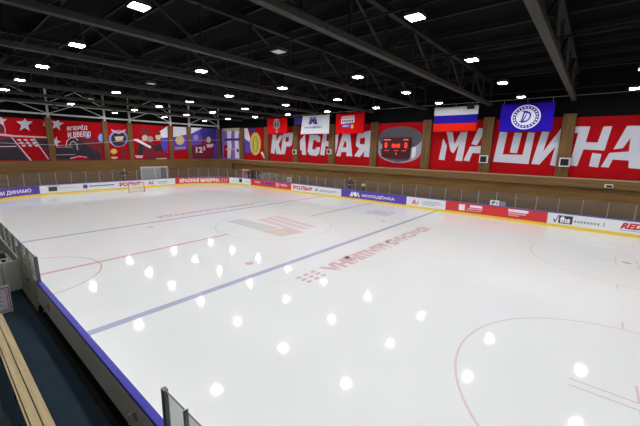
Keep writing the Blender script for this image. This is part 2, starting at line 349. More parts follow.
ART = {
1:[('silver',[(-8.84,9.06),(-8.72,8.44),(-8.19,8.45),(-8.66,7.99),(-8.59,7.35),(-8.99,7.7),(-9.48,7.3),(-9.26,7.96),(-9.62,8.34),(-9.09,8.41)]),('silver',[(-10.85,8.99),(-10.78,8.54),(-10.4,8.54),(-10.74,8.21),(-10.7,7.74),(-10.97,7.99),(-11.32,7.7),(-11.16,8.18),(-11.41,8.47),(-11.04,8.52)]),('silver',[(-6.86,8.62),(-6.9,8.33),(-6.7,8.22),(-6.93,8.12),(-7.0,7.83),(-7.1,8.07),(-7.33,8.0),(-7.16,8.23),(-7.25,8.48),(-7.04,8.39)]),('maroon',[(-11.24,8.13),(-10.76,7.82),(-10.72,6.84),(-7.03,6.77),(-7.0,5.32),(-7.16,3.93),(-11.76,3.99)]),('dark',[(-11.49,6.11),(-10.3,6.36),(-9.19,3.95),(-11.76,3.99)]),('dark',[(-8.33,6.35),(-7.18,6.46),(-7.1,5.55),(-7.9,5.46)]),('red',[(-10.21,6.65),(-8.41,6.72),(-7.15,4.0),(-8.84,3.95)]),('pink',[(-11.39,6.97),(-10.03,6.8),(-7.09,6.73),(-7.11,6.59),(-10.05,6.61),(-11.42,6.72)]),('silver',[(-10.32,6.57),(-10.21,6.57),(-8.79,3.92),(-8.93,3.92)]),('silver',[(-8.41,6.64),(-8.33,6.65),(-7.16,4.08),(-7.27,4.04)]),('silver',[(-9.81,6.37),(-9.51,6.37),(-9.46,6.18),(-9.76,6.19)]),('silver',[(-9.25,6.39),(-8.94,6.39),(-8.89,6.2),(-9.2,6.2)]),('silver',[(-8.67,6.41),(-8.36,6.41),(-8.31,6.22),(-8.63,6.22)]),('silver',[(-9.66,6.06),(-9.35,6.05),(-9.31,5.86),(-9.61,5.87)]),('silver',[(-9.09,6.08),(-8.78,6.07),(-8.74,5.88),(-9.04,5.89)]),('silver',[(-8.51,6.09),(-8.2,6.09),(-8.15,5.89),(-8.47,5.9)]),('silver',[(-9.5,5.74),(-9.2,5.74),(-9.15,5.54),(-9.46,5.55)]),('silver',[(-8.93,5.76),(-8.62,5.75),(-8.58,5.55),(-8.89,5.56)]),('silver',[(-8.35,5.77),(-8.03,5.76),(-7.98,5.56),(-8.3,5.57)]),('pink',[(-11.56,5.54),(-9.95,5.6),(-9.97,5.5),(-11.58,5.43)]),('pink',[(-10.84,8.02),(-10.71,7.85),(-10.65,7.4),(-10.72,6.91),(-10.79,6.9),(-10.73,7.4),(-10.79,7.79)])] ,
2:[('silver',[(-5.69,9.13),(-5.67,8.56),(-5.21,8.45),(-5.68,8.15),(-5.71,7.56),(-6.01,7.96),(-6.48,7.71),(-6.2,8.25),(-6.46,8.67),(-6.0,8.61)]),('silver',[(-6.12,6.79),(-6.11,6.33),(-5.74,6.23),(-6.11,6.01),(-6.14,5.54),(-6.37,5.86),(-6.74,5.68),(-6.53,6.1),(-6.73,6.45),(-6.36,6.39)]),('dark',[(-6.32,5.48),(-5.25,5.82),(-4.91,6.54),(-4.01,6.73),(-2.92,5.7),(-1.52,4.88),(-1.46,3.93),(-6.49,4.0)]),('maroon',[(-3.82,6.58),(-2.38,6.79),(-1.24,6.24),(-1.37,4.88),(-2.92,5.7)]),('pink',[(-5.34,5.58),(-5.2,6.29),(-4.75,6.75),(-4.2,6.84),(-3.9,6.41),(-4.01,6.36),(-4.26,6.71),(-4.74,6.63),(-5.1,6.23),(-5.25,5.58)]),('grey',[(-5.01,5.58),(-4.82,6.15),(-4.45,6.4),(-4.09,6.01),(-4.03,5.19),(-4.21,5.19),(-4.23,5.92),(-4.48,6.19),(-4.72,6.02),(-4.88,5.54)]),('grey',[(-6.32,5.56),(-4.61,5.59),(-4.62,5.49),(-6.33,5.47)]),('grey',[(-6.42,4.62),(-4.43,4.67),(-4.44,4.57),(-6.43,4.53)]),('sky',[(-2.55,6.95),(-2.57,6.87),(-2.63,6.79),(-2.7,6.73),(-2.8,6.69),(-2.89,6.68),(-2.99,6.69),(-3.07,6.72),(-3.14,6.78),(-3.17,6.85),(-3.18,6.93),(-3.16,7.01),(-3.11,7.08),(-3.03,7.14),(-2.94,7.19),(-2.84,7.2),(-2.75,7.19),(-2.66,7.16),(-2.6,7.1),(-2.56,7.03)]),('sky',[(-1.0,6.84),(-1.03,6.68),(-1.1,6.52),(-1.18,6.4),(-1.28,6.32),(-1.39,6.29),(-1.49,6.31),(-1.57,6.39),(-1.64,6.51),(-1.67,6.65),(-1.67,6.82),(-1.64,6.99),(-1.57,7.14),(-1.49,7.26),(-1.39,7.34),(-1.28,7.37),(-1.18,7.35),(-1.1,7.28),(-1.04,7.16),(-1.0,7.01)]),('maroon',[(-2.68,6.7),(-2.46,6.71),(-2.13,4.87),(-2.35,4.82)]),('red',[(-5.18,3.98),(-4.89,4.19),(-4.05,4.34),(-3.21,4.2),(-2.95,3.95)]),('pink',[(-5.02,4.19),(-4.04,4.46),(-3.2,4.3),(-3.21,4.2),(-4.05,4.34),(-5.04,4.06)])] ,
3:[('sky',[(1.99,6.85),(1.89,6.49),(1.69,6.16),(1.4,5.89),(1.05,5.72),(0.67,5.66),(0.32,5.71),(0.01,5.87),(-0.23,6.11),(-0.36,6.42),(-0.38,6.77),(-0.29,7.12),(-0.1,7.44),(0.18,7.7),(0.51,7.88),(0.88,7.96),(1.24,7.92),(1.57,7.77),(1.81,7.53),(1.96,7.21)]),('dark',[(1.79,6.77),(1.72,6.45),(1.55,6.17),(1.31,5.94),(1.02,5.79),(0.71,5.74),(0.42,5.78),(0.16,5.92),(-0.03,6.13),(-0.14,6.4),(-0.16,6.7),(-0.09,7.0),(0.07,7.28),(0.31,7.5),(0.59,7.66),(0.89,7.72),(1.19,7.69),(1.45,7.56),(1.65,7.35),(1.77,7.07)]),('beige',[(0.29,7.03),(1.48,7.16),(1.28,6.59),(0.45,6.45)]),('pink',[(0.02,8.03),(0.85,7.61),(1.79,8.13),(1.77,7.89),(0.83,7.42),(-0.0,7.8)]),('gold',[(0.44,5.05),(0.41,4.94),(0.34,4.84),(0.25,4.76),(0.13,4.71),(0.0,4.69),(-0.12,4.71),(-0.23,4.76),(-0.31,4.84),(-0.36,4.93),(-0.37,5.04),(-0.34,5.15),(-0.28,5.25),(-0.18,5.33),(-0.06,5.38),(0.06,5.4),(0.19,5.38),(0.3,5.33),(0.38,5.25),(0.43,5.16)]),('beige',[(0.47,4.16),(0.44,4.11),(0.37,4.07),(0.27,4.03),(0.15,4.01),(0.01,4.0),(-0.12,4.01),(-0.24,4.04),(-0.34,4.07),(-0.39,4.12),(-0.41,4.17),(-0.38,4.22),(-0.32,4.26),(-0.22,4.3),(-0.1,4.32),(0.04,4.33),(0.17,4.32),(0.29,4.29),(0.39,4.26),(0.45,4.21)]),('maroon',[(0.78,5.21),(1.64,5.55),(1.51,4.04),(0.83,4.04)])] ,
4:[('white',[(6.52,8.05),(7.83,8.91),(7.71,7.23),(6.8,7.11)]),('blue',[(6.62,7.02),(7.71,7.23),(7.54,4.82),(6.68,5.44)]),('maroon',[(5.04,7.89),(5.0,7.7),(4.89,7.53),(4.73,7.39),(4.53,7.29),(4.33,7.26),(4.12,7.28),(3.95,7.36),(3.82,7.48),(3.74,7.65),(3.72,7.83),(3.77,8.02),(3.87,8.19),(4.03,8.33),(4.22,8.42),(4.42,8.46),(4.63,8.45),(4.81,8.37),(4.94,8.25),(5.03,8.08)]),('beige',[(4.74,7.04),(4.71,6.9),(4.64,6.77),(4.53,6.67),(4.41,6.61),(4.27,6.58),(4.14,6.6),(4.03,6.66),(3.94,6.75),(3.89,6.87),(3.88,7.0),(3.91,7.14),(3.98,7.26),(4.08,7.36),(4.21,7.43),(4.34,7.46),(4.47,7.44),(4.59,7.39),(4.68,7.29),(4.73,7.17)]),('dark',[(3.37,6.49),(4.0,6.25),(3.86,4.56),(3.04,4.48)]),('maroon',[(4.0,6.25),(5.18,6.45),(6.13,5.26),(5.04,4.56),(3.89,4.9)]),('grey',[(5.47,6.89),(5.44,6.76),(5.37,6.64),(5.27,6.54),(5.15,6.47),(5.01,6.45),(4.88,6.47),(4.77,6.52),(4.69,6.62),(4.64,6.73),(4.63,6.86),(4.66,6.99),(4.73,7.12),(4.83,7.21),(4.95,7.28),(5.08,7.3),(5.21,7.29),(5.32,7.23),(5.41,7.14),(5.46,7.02)]),('beige',[(6.71,7.28),(6.68,7.13),(6.6,6.99),(6.5,6.88),(6.38,6.81),(6.25,6.78),(6.12,6.8),(6.01,6.86),(5.92,6.97),(5.87,7.1),(5.86,7.25),(5.9,7.4),(5.96,7.54),(6.07,7.65),(6.19,7.72),(6.32,7.75),(6.45,7.73),(6.56,7.67),(6.65,7.57),(6.7,7.43)]),('maroon',[(6.69,7.8),(6.66,7.72),(6.59,7.64),(6.49,7.57),(6.36,7.52),(6.21,7.5),(6.07,7.51),(5.95,7.55),(5.86,7.6),(5.8,7.68),(5.78,7.76),(5.81,7.85),(5.88,7.93),(5.98,7.99),(6.11,8.04),(6.26,8.06),(6.4,8.05),(6.52,8.02),(6.62,7.96),(6.68,7.89)]),('dark',[(5.13,5.77),(6.56,6.32),(6.83,5.09),(5.59,5.08)]),('white',[(2.6,6.79),(3.32,6.82),(5.13,5.77),(4.94,5.51),(3.05,6.53)]),('pink',[(2.72,4.48),(3.85,4.47),(3.66,4.08),(2.85,4.14)]),('maroon',[(4.21,4.73),(7.53,4.73),(7.47,3.83),(3.97,3.88)]),('beige',[(5.51,4.03),(7.31,4.1),(7.29,3.87),(5.85,3.85)])] ,
5:[('white',[(8.68,8.88),(10.92,9.1),(10.84,7.81),(8.57,7.3)]),('blue',[(8.57,7.3),(10.84,7.81),(10.69,5.49),(8.62,5.19)]),('gold',[(10.38,6.87),(10.33,6.64),(10.21,6.44),(10.03,6.27),(9.82,6.16),(9.58,6.12),(9.36,6.15),(9.16,6.25),(9.01,6.41),(8.92,6.61),(8.9,6.83),(8.95,7.05),(9.07,7.26),(9.24,7.42),(9.45,7.54),(9.68,7.58),(9.91,7.56),(10.11,7.46),(10.26,7.3),(10.36,7.1)]),('beige',[(10.02,6.86),(9.99,6.73),(9.93,6.6),(9.84,6.5),(9.72,6.44),(9.6,6.41),(9.48,6.43),(9.38,6.49),(9.3,6.58),(9.25,6.7),(9.25,6.84),(9.27,6.97),(9.34,7.1),(9.43,7.2),(9.54,7.26),(9.66,7.29),(9.78,7.27),(9.88,7.21),(9.96,7.12),(10.01,7.0)]),('grey',[(8.75,5.74),(10.51,5.82),(10.49,5.52),(8.73,5.43)])] ,
6:[('white',[(11.67,8.91),(13.71,9.03),(11.61,7.94)]),('indigo',[(13.82,9.1),(16.29,9.24),(16.15,6.36),(14.35,6.71),(13.13,8.2)]),('maroon',[(11.64,6.07),(13.68,6.4),(14.81,7.01),(15.7,6.54),(15.8,3.93),(11.45,3.94)]),('beige',[(15.18,7.12),(15.15,6.96),(15.09,6.82),(14.99,6.7),(14.87,6.63),(14.75,6.6),(14.62,6.62),(14.52,6.69),(14.43,6.8),(14.38,6.94),(14.37,7.1),(14.4,7.26),(14.46,7.4),(14.56,7.51),(14.67,7.59),(14.8,7.62),(14.92,7.6),(15.03,7.53),(15.12,7.42),(15.17,7.28)]),('grey',[(12.87,7.43),(12.84,7.3),(12.77,7.18),(12.66,7.08),(12.53,7.02),(12.38,6.99),(12.24,7.01),(12.12,7.07),(12.02,7.15),(11.96,7.27),(11.95,7.39),(11.98,7.52),(12.05,7.64),(12.16,7.74),(12.29,7.8),(12.43,7.83),(12.58,7.81),(12.7,7.76),(12.8,7.67),(12.86,7.56)]),('maroon',[(14.05,6.89),(14.03,6.71),(13.97,6.55),(13.88,6.42),(13.78,6.33),(13.67,6.3),(13.56,6.33),(13.47,6.41),(13.4,6.53),(13.36,6.69),(13.36,6.87),(13.38,7.05),(13.44,7.21),(13.52,7.34),(13.63,7.43),(13.73,7.46),(13.84,7.44),(13.93,7.36),(14.0,7.23),(14.05,7.07)]),('pink',[(13.65,5.91),(13.98,6.01),(14.01,5.33),(13.72,5.23)]),('pink',[(14.29,6.31),(15.74,6.45),(15.43,5.84),(14.41,5.77)])] ,
7:[('cream',[(-31.5,9.16),(-26.56,9.07),(-26.58,8.66),(-31.53,8.67)]),('white',[(-30.5,8.64),(-29.15,8.62),(-29.39,7.36),(-29.29,6.19),(-29.75,4.01),(-30.61,3.98),(-30.48,6.18)]),('white',[(-28.33,8.6),(-27.05,8.57),(-27.43,7.35),(-27.33,6.2),(-27.27,4.08),(-28.41,4.05),(-28.36,6.2)]),('indigo',[(-31.34,7.38),(-26.57,7.38),(-26.59,7.0),(-31.36,6.98)]),('red',[(-31.51,6.28),(-30.47,6.28),(-30.61,4.08),(-31.66,4.05)]),('pink',[(-31.03,5.62),(-26.71,5.77),(-26.72,5.6),(-31.05,5.42)]),('dark',[(-27.3,5.38),(-27.32,5.3),(-27.37,5.22),(-27.43,5.16),(-27.52,5.12),(-27.61,5.1),(-27.7,5.12),(-27.78,5.15),(-27.84,5.21),(-27.87,5.29),(-27.88,5.37),(-27.87,5.45),(-27.82,5.53),(-27.75,5.59),(-27.67,5.63),(-27.58,5.64),(-27.49,5.63),(-27.41,5.6),(-27.35,5.54),(-27.31,5.46)])] ,
8:[('white',[(-25.79,9.1),(-24.88,8.98),(-24.2,7.33),(-24.53,6.59),(-25.71,7.34)]),('blue',[(-25.71,7.34),(-24.22,6.69),(-23.98,5.12),(-25.96,5.08)]),('indigo',[(-24.44,8.94),(-22.84,8.97),(-23.15,8.22),(-24.17,8.24)]),('gold',[(-21.67,6.51),(-21.74,5.97),(-21.94,5.47),(-22.24,5.07),(-22.61,4.81),(-23.03,4.71),(-23.44,4.79),(-23.81,5.04),(-24.1,5.44),(-24.27,5.94),(-24.32,6.5),(-24.23,7.06),(-24.02,7.56),(-23.71,7.95),(-23.33,8.19),(-22.92,8.27),(-22.51,8.18),(-22.16,7.93),(-21.88,7.54),(-21.71,7.05)]),('green',[(-22.23,6.42),(-22.28,6.03),(-22.39,5.67),(-22.57,5.39),(-22.78,5.2),(-23.01,5.14),(-23.25,5.2),(-23.45,5.37),(-23.61,5.66),(-23.71,6.02),(-23.73,6.41),(-23.68,6.81),(-23.56,7.16),(-23.38,7.44),(-23.17,7.62),(-22.93,7.68),(-22.71,7.62),(-22.51,7.44),(-22.35,7.16),(-22.26,6.81)]),('gold',[(-22.63,6.42),(-22.66,6.08),(-22.71,5.78),(-22.8,5.53),(-22.9,5.38),(-23.01,5.32),(-23.11,5.37),(-23.21,5.53),(-23.28,5.77),(-23.32,6.08),(-23.32,6.41),(-23.29,6.75),(-23.23,7.06),(-23.15,7.3),(-23.05,7.45),(-22.94,7.5),(-22.84,7.45),(-22.74,7.29),(-22.68,7.05),(-22.64,6.75)]),('white',[(-21.73,5.16),(-21.25,5.32),(-20.31,4.26),(-20.92,4.25)])] ,
}

# ------------------------------------------------------------------ the hall
XE, XR, YF, YN, ZC = -32.75, 34.0, 17.0, -24.0, 12.6
b = MB(); b.box(XE - .3, XR + .3, YN - .3, YF + .3, -0.3, -0.02); struct('floor', b, 'concrete')
b = MB(); b.box(XE - .3, XR + .3, YN - .3, YF + .3, ZC, ZC + .2); struct('ceiling', b, 'deck')
b = MB(); b.box(XE - .3, XR + .3, YF, YF + .3, -0.02, ZC); struct('wall_far', b, 'black')
b = MB(); b.box(XE - .3, XE, YN, YF, -0.02, ZC); struct('wall_left', b, 'black')
b = MB(); b.box(XR, XR + .3, YN, YF, -0.02, ZC); struct('wall_right', b, 'black')
b = MB(); b.box(XE, XR, YN - .3, YN, -0.02, ZC); struct('wall_near', b, 'black')

# lower panelling: far side with its projecting ledge, end wall, and the splayed corner between them
b = MB(); b.box(-28.3, XR, 16.5, YF, -0.02, 3.2); struct('wall_far_panelling', b, 'wood')
b = MB(); b.box(-28.6, XR, 16.25, YF, 3.22, 3.86); t1 = struct('trim_1', b, 'fascia', bevel=.01)
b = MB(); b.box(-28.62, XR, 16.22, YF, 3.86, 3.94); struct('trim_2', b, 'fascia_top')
b = MB(); b.box(XE, XE + .12, YN, 14.0, -0.02, 3.86); struct('wall_left_panelling', b, 'wood')
b = MB()
lo = [(-32.63, 13.6), (-28.6, 16.4), (-28.6, YF), (-32.63, YF)]
b.hexa([(x, y, -0.02) for x, y in lo], [(x, y, 3.86) for x, y in lo]); struct('wall_corner_panelling', b, 'fascia')

# pilasters between the banners
PX = [16.65, 10.7, 4.9, -1.38, -7.6, -14.0, -20.15, -26.25, 22.9, 29.05]
n = 3
for x in PX:
    b = MB(); w = .44; b.box(x - w, x + w, 16.72, YF, 3.94, 9.0); struct('trim_%d' % n, b, 'pil'); n += 1
for y in (-13.0, -6.78, -.84, 2.25, 8.08, 11.14, 16.7):
    b = MB(); w = .3; b.box(XE, XE + .3, y - w, y + w, 3.86, 9.05); struct('trim_%d' % n, b, 'pil'); n += 1

# ------------------------------------------------------------------ ice, with everything painted into it
R = 7.5
def outline(off, k=14):
    pts = []
    for cx, cy, a0 in ((22.5, -7.5, -PI / 2), (22.5, 7.5, 0), (-22.5, 7.5, PI / 2), (-22.5, -7.5, PI)):
        for i in range(k + 1):
            a = a0 + (PI / 2) * i / k
            pts.append((cx + (R + off) * math.cos(a), cy + (R + off) * math.sin(a)))
    return pts
b = MB(); o_ = outline(0.06)
b.hexa([(x, y, -0.02) for x, y in o_], [(x, y, 0.0) for x, y in o_])
ICE_O = struct('floor_ice', b, 'ice', 'white glossy ice sheet with painted red and blue lines')
ZM = 0.0025
def flat(mb, pts, mi=0, z=ZM): mb.face([(x, y, z) for x, y in pts], mi)
def rect(mb, x0, x1, y0, y1, mi=0, z=ZM): flat(mb, [(x0, y0), (x1, y0), (x1, y1), (x0, y1)], mi, z)
def ring(mb, cx, cy, r, w=.07, a0=0, a1=2 * PI, k=64, mi=0, z=ZM):
    for i in range(k):
        a, c = a0 + (a1 - a0) * i / k, a0 + (a1 - a0) * (i + 1) / k
        flat(mb, [(cx + (r - w) * math.cos(a), cy + (r - w) * math.sin(a)), (cx + r * math.cos(a), cy + r * math.sin(a)),
                  (cx + r * math.cos(c), cy + r * math.sin(c)), (cx + (r - w) * math.cos(c), cy + (r - w) * math.sin(c))], mi, z)
b = MB(); rect(b, -.13, .13, -15, -4.3); rect(b, -.13, .13, 4.3, 15); b.build('center_line', 'ice_red', ICE_O)
for sx in (-1, 1):
    b = MB(); rect(b, sx * 7.2 - .17, sx * 7.2 + .17, -15, 15); b.build('blue_line', 'ice_blue', ICE_O)
    b = MB(); rect(b, sx * 26 - .035, sx * 26 + .035, -14.2, 14.2); b.build('goal_line', 'ice_line', ICE_O)
    b = MB(); ring(b, sx * 26, 0, 1.8, .06, PI / 2 if sx > 0 else -PI / 2, 3 * PI / 2 if sx > 0 else PI / 2, 30); b.build('goal_crease', 'ice_line', ICE_O)
    for sy in (-1, 1):
        cx, cy = sx * 20.8, sy * 7
        b = MB(); ring(b, cx, cy, 4.5, .06)
        b.build('faceoff_circle', 'ice_line', ICE_O)
        b = MB()
        for ex in (-1, 1):
            rect(b, cx + ex * .55 - .03, cx + ex * .55 + .03, cy + 4.5, cy + 5.1); rect(b, cx + ex * .55 - .03, cx + ex * .55 + .03, cy - 5.1, cy - 4.5)
            for ey in (-1, 1):
                x0, x1 = sorted((cx + ex * .45, cx + ex * 1.8)); y0 = cy + ey * .15
                rect(b, x0, x1, y0 - .03, y0 + .03)
                y0, y1 = sorted((cy + ey * .15, cy + ey * .95)); xx = cx + ex * .45
                rect(b, xx - .03, xx + .03, y0, y1)
        b.build('faceoff_marks', 'ice_line', ICE_O)
        b = MB(); flat(b, [(cx + .22 * math.cos(2 * PI * i / 20), cy + .22 * math.sin(2 * PI * i / 20)) for i in range(20)]); b.build('faceoff_spot', 'ice_mark', ICE_O)
        cx = sx * 5.75
        b = MB(); flat(b, [(cx + .22 * math.cos(2 * PI * i / 20), cy + .22 * math.sin(2 * PI * i / 20)) for i in range(20)]); b.build('neutral_spot', 'ice_mark', ICE_O)
b = MB(); ring(b, 0, 0, 4.5, .07, k=90); b.build('center_circle', 'ice_grey', ICE_O)
b = MB(); ring(b, 0, -15, 3.0, .07, 0, PI, 50); b.build('referee_crease', 'ice_red', ICE_O)
# emblem in the centre circle
b = MB()
flat(b, [(-3.45, -2.05), (.75, -2.15), (1.35, -.6), (-3.5, -.6)], 0); flat(b, [(.85, -2.25), (3.1, -2.3), (3.45, -.2), (1.55, -.5)], 2)
for y0 in (-.25, .6, 1.45):
    flat(b, [(-2.3, y0 + .35), (2.8, y0 - .35), (2.95, y0 + .15), (-2.2, y0 + .95)], 1)
b.build('center_emblem', ['ice_grey', 'ice_pink', 'ice_tan'], ICE_O)
# the words beside each blue line, read from the far end of each half
for s in (1, -1):
    b = MB()
    # reading direction -y (times s), letter tops towards +x (times s)
    def fn(u, v, s=s): return (s * (8.8 + v * 1.0), s * (7.3 - u * 12.4), ZM) if s > 0 else (-8.3 - v * .95, -5.1 + u * 10.4, ZM)
    add_text(b, 'КРАСНАЯ МАШИНА', fn, 0, .065)
    for k in range(3):
        for j in range(3):
            y = -5.5 - k * .5; x = 8.85 + j * .33
            if s < 0: y -= .3
            flat(b, [(s * x, s * y), (s * x, s * (y - .3)), (s * (x + .2), s * (y - .34)), (s * (x + .2), s * (y - .04))])
    b.build('ice_lettering', 'ice_mark', ICE_O)
for sx in (1,):
    b = MB(); cx = 3.65 * sx
    for a0, a1, c0, c1, mi in ((-1.2, 1.2, -1.15, -.75, 0), (-1.2, 1.2, .75, 1.15, 0), (-1.2, -.8, -.75, .75, 0), (.8, 1.2, -.75, .75, 0), (-.6, -.1, -.55, .55, 1), (.1, .6, -.55, .55, 1)):
        rect(b, cx + a0, cx + a1, 10.2 + c0, 10.2 + c1, mi)
    b.build('advert_emblem', ['ice_grey', 'ice_mark'], ICE_O)

# ------------------------------------------------------------------ boards, along a path round the rink (s = 0 at the middle of the left end, growing towards the far side)
ARC = PI / 2 * R
def P(s, off=0.0, z=0.0):
    """point at arc length s, off metres in from the board face"""
    if s < 0:
        x, y, z2 = P(-s, off, z); return (x, -y, z)
    if s <= 7.5: return (-30 + off, s, z)
    q = s - 7.5
    if q < ARC:
        a = q / R; return (-22.5 - (R - off) * math.cos(a), 7.5 + (R - off) * math.sin(a), z)
    q -= ARC
    if q <= 45: return (-22.5 + q, 15 - off, z)
    q -= 45
    if q < ARC:
        a = q / R; return (22.5 + (R - off) * math.sin(a), 7.5 + (R - off) * math.cos(a), z)
    return (30 - off, 7.5 - (q - ARC), z)
def strip(mb, s0, s1, o0, o1, z0, z1, mi=0):
    k = max(1, int(math.ceil((s1 - s0) / .6)))
    for i in range(k):
        a, c = s0 + (s1 - s0) * i / k, s0 + (s1 - s0) * (i + 1) / k
        lo = [P(a, o0), P(c, o0), P(c, o1), P(a, o1)]
        hexa_no = [(p[0], p[1], z0) for p in lo], [(p[0], p[1], z1) for p in lo]
        n = len(mb.v)
        mb.v += hexa_no[0] + hexa_no[1]
        fs = [(n + 4, n + 5, n + 6, n + 7), (n + 3, n + 2, n + 1, n), (n, n + 1, n + 5, n + 4), (n + 2, n + 3, n + 7, n + 6)]
        if i == 0: fs.append((n, n + 4, n + 7, n + 3))
        if i == k - 1: fs.append((n + 1, n + 2, n + 6, n + 5))
        mb.f += fs; mb.m += [mi] * len(fs)
ZK, ZT, ZB = .24, 1.13, 1.22
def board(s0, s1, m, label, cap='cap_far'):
    e = empty('dasher_board', P((s0 + s1) / 2), label, 'rink board', 'advertising boards round the rink')
    g = .008
    b = MB(); strip(b, s0 + g, s1 - g, 0, -.1, ZK, ZT); b.build('panel', m, e)
    b = MB(); strip(b, s0 + g, s1 - g, .012, -.1, .0, ZK); b.build('kick_plate', 'yellow', e)
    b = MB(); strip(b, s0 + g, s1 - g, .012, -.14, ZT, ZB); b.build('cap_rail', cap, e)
    return e
def btext(e, body, s0, s1, z0, z1, m, name='lettering', bold=.03, shear=0.0):
    b = MB(); add_text(b, body, lambda u, v: P(s0 + u * (s1 - s0), .006, z0 + v * (z1 - z0)), 0, bold, shear)
    return b.build(name, m, e)
def brects(e, name, rs, mats):
    b = MB()
    for j, (s0, s1, z0, z1, mi) in enumerate(rs):
        k = max(1, int((s1 - s0) / .8)); o = .004 + .002 * (j > 0) + .001 * j / 4
        for i in range(k):
            a, c = s0 + (s1 - s0) * i / k, s0 + (s1 - s0) * (i + 1) / k
            b.face([P(a, o, z0), P(c, o, z0), P(c, o, z1), P(a, o, z1)], mi)
    return b.build(name, mats, e)
def bpoly(e, name, polys, mats):
    b = MB()
    for j, (pts, mi) in enumerate(polys):
        b.face([P(s, .005 + .001 * j, z) for s, z in pts], mi)
    return b.build(name, mats, e)

SECT = []
def sect(s0, s1, m, label, short):
    e = board(s0, s1, m, label); SECT.append((s0, s1, short)); return e
e = sect(-16.9, -8.95, 'ad_purple', 'purple rink board with white lettering at the far left curve', 'the purple board at far left')
btext(e, 'ЯМИ ДИНАМО', -13.6, -9.75, .42, .92, 'ad_text_white')
e = sect(-8.95, -0.85, 'ad_white', 'white rink board with small dark block right of the purple one', 'the white board left of the goal')
brects(e, 'logo', [(-8.15, -7.3, .42, .92, 0), (-8.0, -7.75, .5, .84, 1), (-7.65, -7.45, .5, .84, 1), (-7.2, -5.3, .72, .76, 2), (-8.2, -7.0, .99, 1.03, 0)], ['ad_text_dark', 'ad_white', 'ad_text_grey'])
brects(e, 'small_logo', [(-4.7, -4.25, .5, .95, 0), (-4.1, -1.2, .68, .8, 0)], ['ad_purple'])
e = sect(-0.85, 2.45, 'ad_white', 'white rink board with bold red lettering behind the goal net', 'the red-lettered board behind the goal')
btext(e, 'РОЛЬФ', -.6, 2.15, .4, .98, 'ad_text_red', bold=.05)
e = sect(2.45, 7.1, 'ad_white', 'white rink board with red slanted mark in front of the glazed doors', 'the white board below the glazed doors')
btext(e, 'А/', 3.1, 3.9, .42, .95, 'ad_text_red', bold=.05)
brects(e, 'fine_print', [(4.5, 6.0, .72, .8, 0), (4.5, 5.7, .5, .58, 0)], ['ad_text_grey'])
e = sect(7.1, 15.5, 'ad_red', 'long red rink board with white capitals in the far corner curve', 'the long red board in the far corner')
btext(e, 'КРАСНАЯ МАШИНА', 7.8, 13.9, .4, .98, 'ad_text_white', bold=.05)
bpoly(e, 'slashes', [([(14.1 + k * .4, .42), (14.25 + k * .4, .42), (14.45 + k * .4, .96), (14.3 + k * .4, .96)], 0) for k in range(3)], ['pink'])
e = sect(15.5, 19.95, 'ad_white', 'short white rink board with dark blue patch in the far corner', 'the short white board in the far corner')
brects(e, 'logo', [(17.3, 17.9, .45, 1.05, 0), (15.9, 16.8, .5, .56, 1), (18.5, 19.6, .6, .66, 1)], ['indigo', 'cream'])
e = sect(19.95, 28.7, 'ad_red', 'red rink board with several small pale marks left of the white one with red letters', 'the red board nearest the far corner')
for r_, m_ in (((20.9, 22.1, .62, .92, 0), 'pink'), ((22.4, 23.0, .5, .9, 0), 'ad_purple'), ((23.4, 25.0, .6, .88, 0), 'ad_purple'), ((25.6, 26.3, .45, .98, 0), 'pink'), ((26.6, 27.9, .6, .9, 0), 'pink')): brects(e, 'logo', [r_], [m_])
e = sect(28.7, 37.25, 'ad_white', 'white rink board on the far side with bold red lettering and grey print', 'the red-lettered far side board')
btext(e, 'РОЛЬФ', 29.1, 32.7, .4, .98, 'ad_text_red', bold=.05)
brects(e, 'fine_print', [(33.1, 33.5, .5, .85, 0), (33.8, 36.6, .66, .74, 1), (33.8, 36.2, .52, .58, 1)], ['ad_text_grey', 'ad_text_grey'])
e = sect(37.25, 45.75, 'ad_purple', 'purple rink board below the scoreboard with white crest and lettering', 'the purple board below the scoreboard')
btext(e, 'МОЛОДЁЖКА', 40.25, 44.4, .46, .9, 'ad_text_white', bold=.02)
bpoly(e, 'crest', [([(38.5, .42), (38.72, .42), (38.95, .95), (38.8, .98)], 0), ([(38.72, .42), (38.9, .42), (39.15, .8), (39.05, .92)], 0), ([(39.05, .8), (39.2, .98), (39.4, .42), (39.25, .42)], 0),
                   ([(39.4, .42), (39.2, .98), (39.35, .98), (39.6, .6)], 0), ([(39.75, .42), (39.55, .98), (39.7, .98), (39.95, .42)], 0)], ['ad_text_white'])
e = sect(45.75, 49.85, 'ad_white', 'white rink board with red and orange mark between purple and red boards', 'the white board right of the purple one')
btext(e, 'А', 46.35, 46.8, .4, .95, 'ad_text_red', bold=.06, shear=.2)
bpoly(e, 'stripe', [([(46.85, .4), (46.97, .4), (47.15, .8), (47.03, .8)], 0)], ['ad_orange'])
brects(e, 'fine_print', [(47.5, 49.2, .82, .87, 0), (47.5, 49.4, .66, .71, 0), (47.5, 48.9, .5, .55, 0)], ['ad_text_grey'])
e = sect(49.85, 58.1, 'ad_red', 'red rink board on the far side with white squares and blocks of print', 'the red board on the far side')
brects(e, 'logo', [(51.1, 51.65, .4, .98, 0)], ['ad_text_white'])
brects(e, 'logo', [(52.1, 53.15, .78, 1.0, 0), (51.9, 53.2, .58, .72, 1), (51.75, 53.1, .42, .5, 1)], ['ad_text_white', 'pink'])
brects(e, 'logo', [(55.25, 56.75, .82, 1.04, 0), (55.25, 56.6, .62, .76, 1), (55.3, 56.1, .46, .56, 1)], ['ad_text_white', 'pink'])
e = sect(58.1, 68.5, 'ad_white', 'white rink board at the right with dark block and red lettering', 'the white board at the right')
brects(e, 'logo', [(58.85, 59.75, .36, 1.0, 0)], ['ad_text_dark'])
